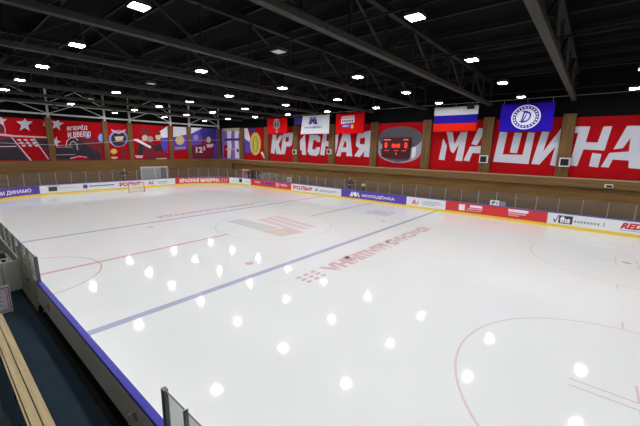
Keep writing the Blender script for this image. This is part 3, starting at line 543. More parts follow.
btext(e, 'fhs', 58.95, 59.6, .42, .92, 'ad_text_white', 'logo_lettering', bold=.04)
bpoly(e, 'logo_tick', [([(58.5, .7), (58.58, .7), (58.66, .45), (58.6, .36)], 0), ([(58.6, .36), (58.68, .42), (58.86, 1.0), (58.8, 1.0)], 0)], ['ad_text_dark'])
brects(e, 'fine_print', [(59.85 + k * .2, 59.98 + k * .2, .55, .72, 0) for k in range(8)] + [(61.6, 61.66, .5, .85, 0)], ['ad_text_grey'])
btext(e, 'REDM', 62.55, 64.25, .55, 1.0, 'ad_text_red', bold=.05, shear=.3)
brects(e, 'underline', [(62.5, 64.3, .42, .46, 0)], ['sky'])

# glass above the boards: one pane with its post per 1.5 m
S0 = -16.3; NP = 56
cnt = {}
for i in range(NP):
    a, c = S0 + i * 1.5, S0 + (i + 1) * 1.5
    top = 2.65 if a < 15 else 2.4
    mid = (a + c) / 2
    sh = next((q for x0, x1, q in SECT if x0 <= mid < x1), None)
    if sh is None: break
    k = cnt.get(sh, 0); cnt[sh] = k + 1
    e = empty('glass_barrier', P(mid, -.07, ZB), '%s glass pane from left over %s' % (ordinal(k), sh), 'glass barrier', 'glass panes on the far boards')
    b = MB(); strip(b, a + .04, c - .035, -.055, -.067, ZB, top); b.build('pane', 'glass', e)
    b = MB(); strip(b, a - .02, a + .025, -.04, -.09, ZB, top - .05); b.build('post', 'post', e)

# near side: boards seen from behind
def near_board(x0, x1, label, cap='cap'):
    e = empty('dasher_board', ((x0 + x1) / 2, -15.05, 0), label, 'rink board', 'near boards seen from behind')
    b = MB(); b.box(x0, x1, -15.1, -15.0, ZK, ZT)
    b.build('panel', 'ad_white', e)
    b = MB(); b.box(x0, x1, -15.13, -15.1, .40, ZT); b.build('back_panel', 'board_back', e)
    b = MB(); b.box(x0, x1, -15.1, -14.988, 0, ZK); b.build('kick_plate', 'yellow', e)
    b = MB(); b.box(x0, x1, -15.13, -14.99, ZT, ZB); b.build('cap_rail', cap, e, bevel=.012)
    b = MB()
    b.box(x0, x1, -15.12, -15.1, 0, .40)
    b.build('base_frame', 'black', e)
    return e
g0 = near_board(-22.5, 1.95, 'near rink board at the far left below a run of glass, beyond the partition', 'board_back')
g1 = near_board(1.95, 4.55, 'ribbed near rink gate section beside the grey partition', 'board_back')
b = MB()
for k in range(7):
    x = 2.1 + k * .38; b.box(x - .05, x + .05, -15.21, -15.16, .1, 2.0 if k % 2 == 0 else 1.6)
b.box(1.95, 4.55, -15.16, -15.135, .62, .70); b.box(1.95, 4.55, -15.16, -15.135, .3, .38); b.box(1.95, 4.55, -15.16, -15.135, 1.14, 1.2)
gf = tag(b.build('gate_frame', 'board_rib'), 'grey ribbed gate frame fixed to the near boards beside the partition', 'gate')
b = MB(); b.box(3.55, 3.7, -15.235, -15.21, .98, 1.1); b.build('blue_tag', 'cap', gf)
b = MB(); b.box(3.75, 3.9, -15.235, -15.21, .72, .86); b.build('green_tag', 'green', gf)
g2 = near_board(4.55, 13.88, 'long near rink board with blue cap in front of the players bench')
def latch(par, x, z):
    b = MB(); b.box(x - .06, x + .06, -15.15, -15.13, z - .12, z + .12); b.tube([(x - .02, -15.15, z + .03), (x - .02, -15.24, z + .03), (x + .02, -15.26, z - .12)], .022); b.tube([(x + .03, -15.15, z + .08), (x + .03, -15.2, z + .08)], .03)
    b.build('latch', 'post', par)
latch(g2, 6.1, .8); latch(g2, 12.75, .88)
g3 = near_board(13.88, 19.5, 'near rink board under the glass pane at the bottom of the picture')
def near_pane(a, c, top, label, end_post='post_dark', wide=.035, name_group='near glass panes'):
    e = empty('glass_barrier', ((a + c) / 2, -15.06, ZB), label, 'glass barrier', name_group)
    b = MB(); b.box(a + .03, c - .04, -15.066, -15.054, ZB, top); b.build('pane', 'near_glass' if a > 10 else 'worn_glass', e)
    b = MB(); b.box(a + .03, c - .04, -15.07, -15.05, top, top + .012); b.build('edge_trim', 'post_dark', e)
    b = MB(); b.box(a - wide, a + wide, -15.1, -15.02, ZB, top + .02); b.build('post', end_post, e, bevel=.01)
    return e
near_pane(13.93, 14.6, 2.0, 'narrow near glass pane with thick metal end post at the bottom', wide=.05)
near_pane(14.6, 16.1, 2.0, 'wider near glass pane cut by the bottom edge of the picture', wide=.012)
k = 0
x = 4.62
while x > -22:
    pe = near_pane(x - 1.5, x, 2.08, '%s near glass pane beyond the bench opening, counting from the opening' % ordinal(k), 'post', .025)
    if k == 0:
        b = MB(); b.box(x - .035, x + .04, -15.11, -15.01, ZB, 2.1)
        b.build('end_post', 'post_dark', pe, bevel=.01)
    x -= 1.5; k += 1

# ------------------------------------------------------------------ players' bench at the lower left
b = MB(); b.box(1.45, 20, -16.95, -15.26, -.02, .012); struct('floor_rubber', b, 'rubber', 'dark blue rubber flooring beside the near boards')
e = empty('players_bench', (9.0, -16.28, 0), 'long pale wooden slatted bench on the blue rubber floor', 'bench')
for y0, y1 in ((-16.245, -16.1), (-16.405, -16.265), (-16.455, -16.425)):
    b = MB()
    b.box(4.75, 8.9, y0, y1, .455, .5); b.box(8.91, 12.2, y0, y1, .455, .5); b.box(12.21, 14.4, y0, y1, .455, .5)
    b.build('slat', 'bench', e, bevel=.006)
for x in (5.2, 7.2, 9.2, 11.2, 13.2):
    b = MB(); b.bar((x, -16.14, .012), (x, -16.14, .43), .04); b.bar((x, -16.42, .012), (x, -16.42, .43), .04); b.bar((x, -16.46, .44), (x, -16.1, .44), .04, .03)
    b.build('leg', 'dark_steel', e)
b = MB(); b.box(1.45, 20, -18.6, -16.97, -.02, .03); struct('floor_matting', b, 'black', 'black matting behind the bench')
b = MB(); b.box(10.15, 10.75, -16.9, -16.62, .03, .34); b.bar((10.6, -16.62, .3), (10.6, -16.5, .3), .03)
tag(b.build('step_box', 'dark_steel', bevel=.015), 'dark grey metal box behind the wooden bench', 'box')
# partition and timekeeper's corner
e = empty('partition', (1.4, -16.0, 0), 'pale grey partition closing the end of the bench walkway', 'partition')
b = MB(); b.box(1.36, 1.43, -17.4, -15.14, .012, 1.2); b.build('panel', 'partition', e, bevel=.01)
b = MB(); b.box(1.34, 1.45, -17.4, -15.14, 1.2, 1.24); b.build('cap', 'partition', e)
b = MB(); b.box(1.43, 1.45, -15.7, -15.62, .012, 1.2); b.build('rib', 'board_rib', e)
e = empty('scorer_table', (.5, -16.0, 0), 'white table behind the grey partition', 'table')
b = MB(); b.box(-.9, 1.32, -17.2, -15.22, .98, 1.03); b.build('tabletop', 'partition', e, bevel=.01)
for x in (-.8, 1.22):
    for y in (-17.1, -15.3):
        b = MB(); b.box(x - .03, x + .03, y - .03, y + .03, -.02, .98); b.build('leg', 'post_dark', e)
e = empty('equipment_case', (.8, -16.0, 1.03), 'black equipment case with white-edged front on the white table', 'case')
b = MB(); b.hexa([(-.5, -17.0, 1.03), (1.15, -17.0, 1.03), (1.15, -15.36, 1.03), (-.5, -15.36, 1.03)], [(-.4, -17.0, 1.5), (1.0, -17.0, 1.5), (1.0, -15.46, 1.5), (-.4, -15.46, 1.5)]); b.build('body', 'case', e, bevel=.03)
b = MB()
b.box(1.15, 1.165, -16.9, -15.4, 1.05, 1.12); b.box(1.15, 1.165, -16.9, -15.4, 1.3, 1.34); b.box(1.15, 1.165, -15.48, -15.42, 1.05, 1.34); b.box(1.15, 1.165, -16.2, -15.6, 1.18, 1.25)
b.build('front_edging', 'ad_white', e)
b = MB(); b.tube([(.6, -16.6, 1.5), (.6, -16.5, 1.58), (.6, -16.2, 1.58), (.6, -16.1, 1.5)], .018); b.build('handle', 'post_dark', e)
e = empty('framed_panel', (3.6, -16.3, 0), 'lilac white framed panel standing at the near end of the walkway by the bench', 'panel')
b = MB(); b.box(3.56, 3.6, -17.0, -15.72, .012, 1.0); b.build('board', 'framed', e, bevel=.008)
for q, w_ in ((.03, .02), (.09, .015)):
    b = MB()
    for y0, y1, z0, z1 in ((-17 + q, -15.72 - q, .04 + q, .04 + q + w_), (-17 + q, -15.72 - q, .97 - q - w_, .97 - q), (-15.72 - q - w_, -15.72 - q, .04 + q, .97 - q), (-17 + q, -17 + q + w_, .04 + q, .97 - q)):
        b.box(3.6, 3.608, y0, y1, z0, z1)
    b.build('border', 'maroon', e)
b = MB()
for k in range(4): b.box(3.6, 3.606, -16.75, -15.95, .3 + k * .15, .34 + k * .15)
b.build('print', 'grey', e)

# ------------------------------------------------------------------ banners
def sheet(name, pl, a0, a1, z0, z1, m, e, th=.03):
    b = MB()
    if pl == 'f': b.box(a0, a1, YF - .005 - th, YF - .005, z0, z1)
    else: b.box(XE + .005, XE + .005 + th, a0, a1, z0, z1)
    return b.build(name, m, e)
def artwork(e, pl, polys, lo, hi, z0, z1):
    cols = sorted(set(c for c, _ in polys)); b = MB()
    for j, (c, pts) in enumerate(polys):
        off = .037 + .0016 * j
        pts = [(min(max(a, lo + .01), hi - .01), min(max(z, z0 + .01), z1 - .01)) for a, z in pts]
        q = [(a, YF - off, z) if pl == 'f' else (XE + off, a, z) for a, z in pts]
        b.face(q, cols.index(c))
    return b.build('artwork', cols, e)
def banner(pl, a0, a1, z0, z1, m, label, art=None):
    loc = ((a0 + a1) / 2, YF - .03, z0) if pl == 'f' else (XE + .03, (a0 + a1) / 2, z0)
    e = empty('wall_banner', loc, label, 'banner', 'printed banners between the pilasters')
    sheet('sheet', pl, a0, a1, z0, z1, m, e)
    if art: artwork(e, pl, ART[art], a0, a1, z0, z1)
    return e
ZE = 3.9
banner('e', -12.7, -7.08, ZE, 8.75, 'red', 'leftmost wall banner with white stars and a red stripe of white dots', 1)
e = banner('e', -6.48, -1.14, ZE, 8.8, 'red', 'red wall banner with slogan in white capitals and dark wheel', 2)
for k, (t, u0, u1, z0) in enumerate((('ВПЕРЁД', -5.0, -2.8, 7.5), ('И ВВЕРХ!', -5.0, -2.5, 6.72))):
    b = MB(); add_text(b, t, lambda u, v: (XE + .09, u0 + u * (u1 - u0), z0 + v * .66 + u * .25), 0, .025, .1); b.build('slogan', 'white', e)
banner('e', -.54, 1.95, ZE, 8.85, 'red', 'narrow red wall banner with dark helmet cage', 3)
banner('e', 2.55, 7.78, ZE, 8.9, 'red', 'red wall banner with two players and a white and blue corner', 4)
banner('e', 8.38, 10.84, ZE, 8.95, 'red', 'narrow white, blue and red wall banner with gold emblem', 5)
e = banner('e', 11.44, 16.38, ZE, 9.0, 'blue', 'violet wall banner with maroon players and white number', 6)
b = MB(); add_text(b, '12', lambda u, v: (XE + .09, 12.3 + u * 1.2, 4.9 + v * .95), 0, .03); b.build('number', 'white', e)
banner('f', -32.1, -26.75, ZE, 9.05, 'lilac', 'violet banner with two white columns in the far corner of the hall', 7)
banner('f', -25.75, -20.65, 3.98, 8.95, 'red', 'red banner with tall gold oval and white slash right of the corner', 8)
def lettered(a0, a1, top, label, keys):
    e = banner('f', a0, a1, 3.98, top, 'red', label)
    for j, (k, holes) in enumerate(keys):
        b = MB()
        for i, pl in enumerate(LETTERS[k]):
            hole = k in ('R', 'A2', 'YA') and i == 1
            pl = [(min(max(x, a0 + .005), a1 - .005), z) for x, z in pl]
            b.face([(x, YF - (.044 if hole else .041), z) for x, z in pl], 1 if hole else 0)
        b.build('letter', ['silver', 'red'], e)
    return e
kk = lambda *a: [(x, 0) for x in a]
lettered(-19.68, -14.47, 8.9, 'red banner bearing the first two big silver letters behind the crest flag', kk('K', 'R'))
lettered(-13.53, -8.07, 8.9, 'red banner with silver letters below the white flag', kk('A1', 'S', 'N1'))
lettered(-7.13, -1.85, 8.88, 'red banner with silver letters left of the scoreboard', kk('N2', 'A2', 'YA'))
e = banner('f', -.91, 4.43, 3.98, 8.85, 'red', 'red banner picturing a big grey hockey puck behind the scoreboard')
def ell(cx, cz, rx, rz, a0=0, a1=2 * PI, n=36): return [(cx + rx * math.cos(a0 + (a1 - a0) * i / n), cz + rz * math.sin(a0 + (a1 - a0) * i / n)) for i in range(n + (a1 - a0 < 6))]
b = MB()
b.face([(x, YF - .037, z) for x, z in ell(1.75, 7.2, 2.6, 1.25, 0, PI) + ell(1.75, 5.75, 2.6, 1.25, PI, 2 * PI)], 0)
b.face([(x, YF - .039, z) for x, z in ell(1.75, 7.2, 2.6, 1.25)], 1)
b.face([(x, YF - .039, z) for x, z in [(3.3, 6.3), (3.75, 6.6), (3.75, 5.3), (3.3, 4.95)]], 2)
b.face([(x, YF - .039, z) for x, z in [(-.6, 6.0), (3.2, 6.0), (3.0, 4.8), (1.75, 4.55), (.5, 4.75), (-.4, 5.2)]], 1)
b.build('puck_picture', ['puck_side', 'puck', 'white'], e)
lettered(5.37, 10.23, 8.83, 'red banner with silver letters behind the three-colour flag', kk('M', 'A3'))
lettered(11.17, 16.2, 8.78, 'red banner with silver letters behind the blue flag', kk('SH', 'I'))
lettered(17.1, 22.43, 8.72, 'rightmost red banner with big silver letters', kk('N3', 'A4'))
banner('f', 23.37, 28.58, 3.98, 8.7, 'red', 'plain red banner beyond the right edge of the lettering')

# scoreboard
e = empty('scoreboard', (1.47, 16.8, 5.08), 'dark red electronic scoreboard with glowing figures on the puck banner', 'scoreboard')
b = MB(); b.box(-.2, 3.15, 16.72, YF - .05, 5.08, 7.25); b.build('case', 'score', e, bevel=.02)
def sb(name, items, m):
    b = MB()
    for t, x0, x1, z0, z1 in items:
        if t: add_text(b, t, lambda u, v: (x0 + u * (x1 - x0), 16.71, z0 + v * (z1 - z0)), 0, .03)
        else: b.face([(x0, 16.712, z0), (x1, 16.712, z0), (x1, 16.712, z1), (x0, 16.712, z1)])
    return b.build(name, m, e)
for it in (('0', .1, .45, 6.1, 6.75), ('0', 2.5, 2.85, 6.1, 6.75), ('1', 1.5, 1.62, 5.4, 5.6)): sb('digit', [it], 'led')
sb('clock', [('00:00', 1.0, 2.0, 6.15, 6.6)], 'led')
sb('captions', [(None, -.05, .85, 6.95, 7.08), (None, 2.35, 2.95, 6.95, 7.08), (None, .1, .65, 5.8, 5.86), (None, 1.25, 1.8, 5.8, 5.86), (None, 2.2, 2.75, 5.8, 5.86)], 'led_dim')

# flags hanging from a wire in front of the wall
FY = 15.5
b = MB(); b.tube([(-13.9, 15.85, 10.22), (-7.6, 15.85, 10.22)], .012, 6)
tag(b.build('flag_wire', 'galv'), 'short steel wire carrying the dark blue flag behind the white one', 'wire')
b = MB(); b.tube([(-24, FY, 10.22), (30, FY, 10.22)], .012, 6)
tag(b.build('flag_wire', 'galv'), 'thin steel wire carrying the flags along the far wall', 'wire')
def cloth(name, x0, x1, z0, z1, mats, fn, e, ph=0.0, nx=28, nz=12, tl=0.0, bl=0.0, FY=FY):
    b = MB(); idx = {}
    for i in range(nx + 1):
        for j in range(nz + 1):
            u, v = i / nx, j / nz
            x = x0 + u * (x1 - x0) + (1 - u) * (tl * v + bl * (1 - v))
            y = FY + .05 * math.sin(u * 9 + ph) * (1.1 - v) + .02 * math.sin(u * 23 + v * 4 + ph)
            idx[i, j] = len(b.v); b.v.append((x, y, z0 + v * (z1 - z0) - .03 * math.sin(u * PI) * v))
    for i in range(nx):
        for j in range(nz):
            b.f.append((idx[i, j], idx[i + 1, j], idx[i + 1, j + 1], idx[i, j + 1])); b.m.append(fn((i + .5) / nx, (j + .5) / nz))
    o = b.build(name, mats, e, smooth=True)
    s = o.modifiers.new('thickness', 'SOLIDIFY'); s.thickness = .008; s.offset = 0
    return o
def flag(label, x0, x1, z0, z1, mats, fn=lambda u, v: 0, FY=FY, **k):
    e = empty('hanging_flag', ((x0 + x1) / 2, FY, z0), label, 'flag', 'flags hanging along the far wall')
    cloth('cloth', x0, x1, z0, z1, mats, fn, e, FY=FY, **k)
    for u in (.05, .5, .95):
        x = x0 + u * (x1 - x0)
        b = MB(); b.tube([(x, FY, z1 - .06), (x, FY, 10.209)], .01, 6); b.build('tie', 'galv', e)
    return e
def emblem(e, name, polys, mats):
    b = MB()
    for j, (pts, mi) in enumerate(polys): b.face([(x, FY - .09 - .004 * min(j, 8), z) for x, z in pts], mi)
    return b.build(name, mats, e)
e = flag('red flag with small grey crest, leftmost on the far wall', -18.45, -14.3, 7.88, 10.1, ['flag_red'])
emblem(e, 'crest', [([(-17.0, 9.6), (-15.75, 9.55), (-15.75, 8.8), (-16.35, 8.3), (-16.95, 8.8)], 0), ([(-16.75, 9.4), (-16.5, 9.4), (-16.5, 8.75), (-16.75, 8.9)], 1), ([(-16.2, 9.4), (-15.95, 9.4), (-15.95, 8.9), (-16.2, 8.75)], 1), ([(-16.6, 8.25), (-16.1, 8.25), (-16.35, 7.95)], 2), (ell(-16.35, 9.75, .5, .08), 2)], ['grey', 'dark', 'pink'])
e = flag('dark blue flag half hidden at the left of the white flag', -13.4, -11.7, 9.0, 10.1, ['indigo'], ph=2, FY=15.85)
e = flag('white flag with blue crest and lettering on the far wall', -11.8, -7.0, 7.75, 10.08, ['flag_white'], tl=.35, bl=-.1, ph=1)
emblem(e, 'crest', [([(-10.35, 8.95), (-10.15, 8.95), (-9.8, 9.75), (-10.0, 9.85)], 0), ([(-10.1, 8.95), (-9.9, 8.95), (-9.6, 9.4), (-9.75, 9.6)], 0), ([(-9.7, 9.5), (-9.5, 9.85), (-9.25, 8.95), (-9.45, 8.95)], 0), ([(-9.2, 8.95), (-9.4, 9.85), (-9.2, 9.8), (-8.8, 8.95)], 0)], ['indigo'])
b = MB(); add_text(b, 'МОЛОДЁЖКА', lambda u, v: (-11.0 + u * 2.9, FY - .1, 8.42 + v * .3)); b.build('lettering', 'indigo', e)
e = flag('red flag with white, dark and violet print left of the scoreboard', -6.0, -1.95, 7.7, 10.1, ['flag_red'], ph=3)
emblem(e, 'print', [([(-5.1, 9.45), (-3.25, 9.5), (-3.25, 9.75), (-5.1, 9.7)], 1), ([(-5.15, 8.85), (-3.25, 8.95), (-3.25, 9.45), (-5.15, 9.4)], 0), ([(-5.0, 8.35), (-3.8, 8.4), (-3.8, 8.82), (-5.0, 8.78)], 2), ([(-3.75, 8.3), (-3.35, 8.3), (-3.4, 8.75), (-3.7, 8.7)], 3)] +
       [([(-5.0 + k * .24, 9.0), (-4.86 + k * .24, 9.0), (-4.86 + k * .24, 9.28), (-5.0 + k * .24, 9.28)], 4) for k in range(7)] + [([(-4.85, 8.5), (-4.0, 8.52), (-4.0, 8.66), (-4.85, 8.64)], 1)], ['flag_white', 'pink', 'blue', 'gold', 'maroon'])
e = flag('white, blue and red horizontally striped flag on the far wall', 6.02, 10.02, 7.72, 9.98, ['flag_scarlet', 'flag_blue', 'flag_white'], fn=lambda u, v: min(2, int(v * 3)), ph=.5)
e = flag('blue flag with round white emblem, rightmost on the far wall', 11.85, 15.7, 7.62, 9.92, ['flag_royal'], ph=1.7)
cx, cz = 13.78, 8.75
em = emblem(e, 'emblem', [(ell(cx, cz, 1.05, .98), 0), (ell(cx, cz, .95, .88), 1), (ell(cx, cz, .7, .66), 0)] + [([(cx + math.cos(2 * PI * k / 22) * r - math.sin(2 * PI * k / 22) * w * .95, cz + math.sin(2 * PI * k / 22) * r * .93 + math.cos(2 * PI * k / 22) * w) for r, w in ((.76, -.06), (.89, -.06), (.89, .06), (.76, .06))], 0) for k in range(22)], ['flag_white', 'flag_royal'])
b = MB(); add_text(b, 'D', lambda u, v: (cx - .33 + u * .7, FY - .135, cz - .42 + v * .86), 0, 0.0, .25); b.build('initial', 'flag_royal', e)
b = MB(); b.tube([(cx - .42, FY - .14, cz - .3), (cx - .2, FY - .14, cz - .42), (cx + .0, FY - .14, cz + .1), (cx + .1, FY - .14, cz + .45), (cx - .3, FY - .14, cz + .5)], .04, 6); b.build('flourish', 'flag_royal', e)

# loudspeakers on the pilasters
def speaker(x, z, y, label, s=.72):
    e = empty('wall_speaker', (x, y, z - s / 2), label, 'loudspeaker', 'boxes on the far pilasters')
    h = s / 2
    b = MB(); b.box(x - h, x + h, y - .3, y - .02, z - h, z + h); b.build('cabinet', 'door_frame', e, bevel=.02)
    b = MB(); b.box(x - h + .09, x + h - .09, y - .315, y - .3, z - h + .09, z + h - .09); b.build('grille', 'case', e)
    b = MB(); b.box(x - .12, x + .12, y - .02, y + .0, z - .15, z + .15); b.build('bracket', 'dark_steel', e)
speaker(10.65, 5.2, 16.72, 'black loudspeaker in white frame on the pilaster right of the three-colour flag')
speaker(16.78, 5.15, 16.72, 'black loudspeaker in white frame on the rightmost visible pilaster')
speaker(-13.95, 5.4, 16.72, 'white framed loudspeaker on the pilaster below the white flag left corner', .62)
speaker(-7.75, 5.55, 16.72, 'white framed loudspeaker on the pilaster below the red printed flag', .62)
e = empty('flag_spotlight', (9.45, 15.0, 9.62), 'black spotlight box in front of the three-colour flag', 'spotlight')
b = MB(); b.box(9.2, 9.75, 14.86, 15.14, 9.62, 10.12); b.build('housing', 'case', e, bevel=.02)
b = MB(); b.box(9.27, 9.68, 14.845, 14.86, 9.68, 9.95); b.build('lens', 'dark', e)
b = MB(); b.tube([(9.47, 15.0, 10.12), (9.47, 15.0, 12.2)], .02, 6); b.build('drop_rod', 'dark_steel', e)
e = empty('ledge_camera', (19.75, 16.2, 3.3), 'small white camera with dark front on the ledge at the right', 'camera')
b = MB(); b.box(19.5, 20.0, 16.0, 16.25, 3.34, 3.6); b.build('housing', 'door_frame', e, bevel=.02)
b = MB(); b.box(19.6, 19.95, 15.985, 16.0, 3.38, 3.55); b.build('lens', 'case', e)
# signs and bits along the far side
e = empty('wall_sign', (-24.95, 16.4, .95), 'pink and white sign on the brown panelling in the far corner', 'sign')
b = MB(); b.box(-25.85, -24.05, 16.44, 16.5, .95, 2.4); b.build('board', 'pink', e)
b = MB()
for k, (x0, x1, z0, z1) in enumerate(((-25.6, -25.1, 1.3, 2.1), (-25.0, -24.8, 1.3, 2.2), (-24.6, -24.3, 1.3, 2.1), (-25.6, -24.3, 1.1, 1.2))): b.box(x0, x1, 16.43, 16.44, z0, z1)
b.build('print', 'ad_text_red', e)
e = empty('small_cabinet', (-14.2, 15.7, 0), 'narrow white cabinet behind the boards at the left of the red letters', 'cabinet')
b = MB(); b.box(-14.55, -13.85, 15.5, 15.95, -.02, 1.85); b.build('body', 'door_frame', e, bevel=.02)
b = MB(); b.box(-14.5, -13.9, 15.48, 15.5, .1, 1.78); dr = b.build('door', 'door', e)
b = MB(); b.box(-13.98, -13.95, 15.46, 15.48, .9, 1.1); b.build('handle', 'post_dark', dr)
e = empty('equipment_stand', (-1.9, 15.75, 0), 'dark stand behind the purple board under the pale helmet', 'stand')
b = MB(); b.lathe([(.25, 0), (.25, .04), (.05, .08), (.05, 1.58), (.2, 1.6), (.2, 1.64)], (-1.9, 15.75, -.02)); b.build('column', 'dark_steel', e, smooth=False)
e = empty('hockey_helmet', (-1.9, 15.75, 1.62), 'round pale helmet on the stand below the scoreboard', 'helmet')
b = MB(); b.lathe([(.2, 0), (.24, .08), (.245, .16), (.2, .26), (.11, .33), (.02, .35)], (-1.9, 15.75, 1.62)); b.build('shell', 'helmet', e, smooth=True)
b = MB(); b.lathe([(.205, -.0), (.25, .0), (.25, .03), (.205, .03)], (-1.9, 15.75, 1.625)); b.build('rim', 'post_dark', e)
e = empty('glass_notice', (12.3, 15.02, 1.222), 'small white notice with dark figure on the glass above the red board', 'notice')
b = MB(); b.box(11.95, 12.7, 15.02, 15.035, 1.222, 1.66); b.build('sheet', 'ad_white', e)
b = MB(); b.face([(x, 15.016, z) for x, z in ((12.12, 1.3), (12.22, 1.3), (12.26, 1.44), (12.36, 1.4), (12.38, 1.5), (12.3, 1.58), (12.14, 1.54))]); b.face([(x, 15.016, z) for x, z in ((12.47, 1.34), (12.56, 1.34), (12.56, 1.54), (12.48, 1.5))]); b.build('figure', 'ad_text_dark', e)
b = MB(); b.box(12.78, 13.2, 15.02, 15.035, 1.222, 1.6)
tag(b.build('grey_notice', 'grey'), 'small grey notice beside the white notice on the glass', 'notice')

# glazed double doors in the end wall
e = empty('door_1', (XE + .15, 5.25, 0)); e['kind'] = 'structure'; e['label'] = 'white framed double doors in the end wall behind the boards'
b = MB()
for y in (3.35, 5.3, 7.15): b.box(XE + .12, XE + .22, y - .09, y + .09, -.02, 2.75)
b.box(XE + .12, XE + .22, 3.26, 7.24, 2.65, 2.82); b.build('door_frame', 'door_frame', e)
b = MB(); b.box(XE + .12, XE + .17, 3.44, 5.21, -.02, 2.65); b.build('door_leaf', 'door', e)
b = MB(); b.box(XE + .12, XE + .17, 5.39, 6.2, -.02, 2.65); b.build('door_leaf', 'door', e)
b = MB(); b.box(XE + .12, XE + .17, 6.2, 7.06, -.02, 2.65); b.build('door_leaf', 'door_dark', e)

# goal at the left end
e = empty('hockey_goal', (-26.4, 0, 0), 'red framed hockey goal with white net on the left goal line', 'goal')
gx = -26.0
b = MB(); b.tube([(gx, -.92, 0.003), (gx, -.92, 1.22), (gx, .92, 1.22), (gx, .92, 0.003)], .045, 8); b.build('frame', 'goal_red', e)
b = MB(); b.tube([(gx, -.92, .05)] + [(gx - 1.1 * math.sin(PI * k / 12), -.92 - .1 * math.sin(PI * k / 12) + 1.84 * (k / 12), .05) for k in range(1, 12)] + [(gx, .92, .05)], .045, 8); b.build('base_bar', 'net', e)
b = MB()
for k in range(17):
    u = k / 16; y = -.92 + 1.84 * u; d = 1.1 * math.sin(PI * u) if 0 < u < 1 else 0
    d = max(d, .05)
    b.tube([(gx, y, 1.22), (gx - .35 * min(1, d), y, 1.15), (gx - d, y, .04)], .012, 4)
for k in range(1, 11):
    z = .04 + 1.12 * k / 11; f = 1 - .62 * k / 11
    b.tube([(gx - max(.02, 1.1 * f * math.sin(PI * j / 14)), -.92 + 1.84 * j / 14, z) for j in range(15)], .012, 4)
b.build('net', 'net', e)

# cable of the safety net across the end wall
b = MB(); b.tube([(-31.8, YN + .2, 6.3), (-31.8, -6, 5.75), (-31.8, 2, 6.55), (-31.8, 16.6, 7.1)], .02, 6)
tag(b.build('net_cable', 'galv'), 'thin pale cable strung across the end wall banners', 'cable')

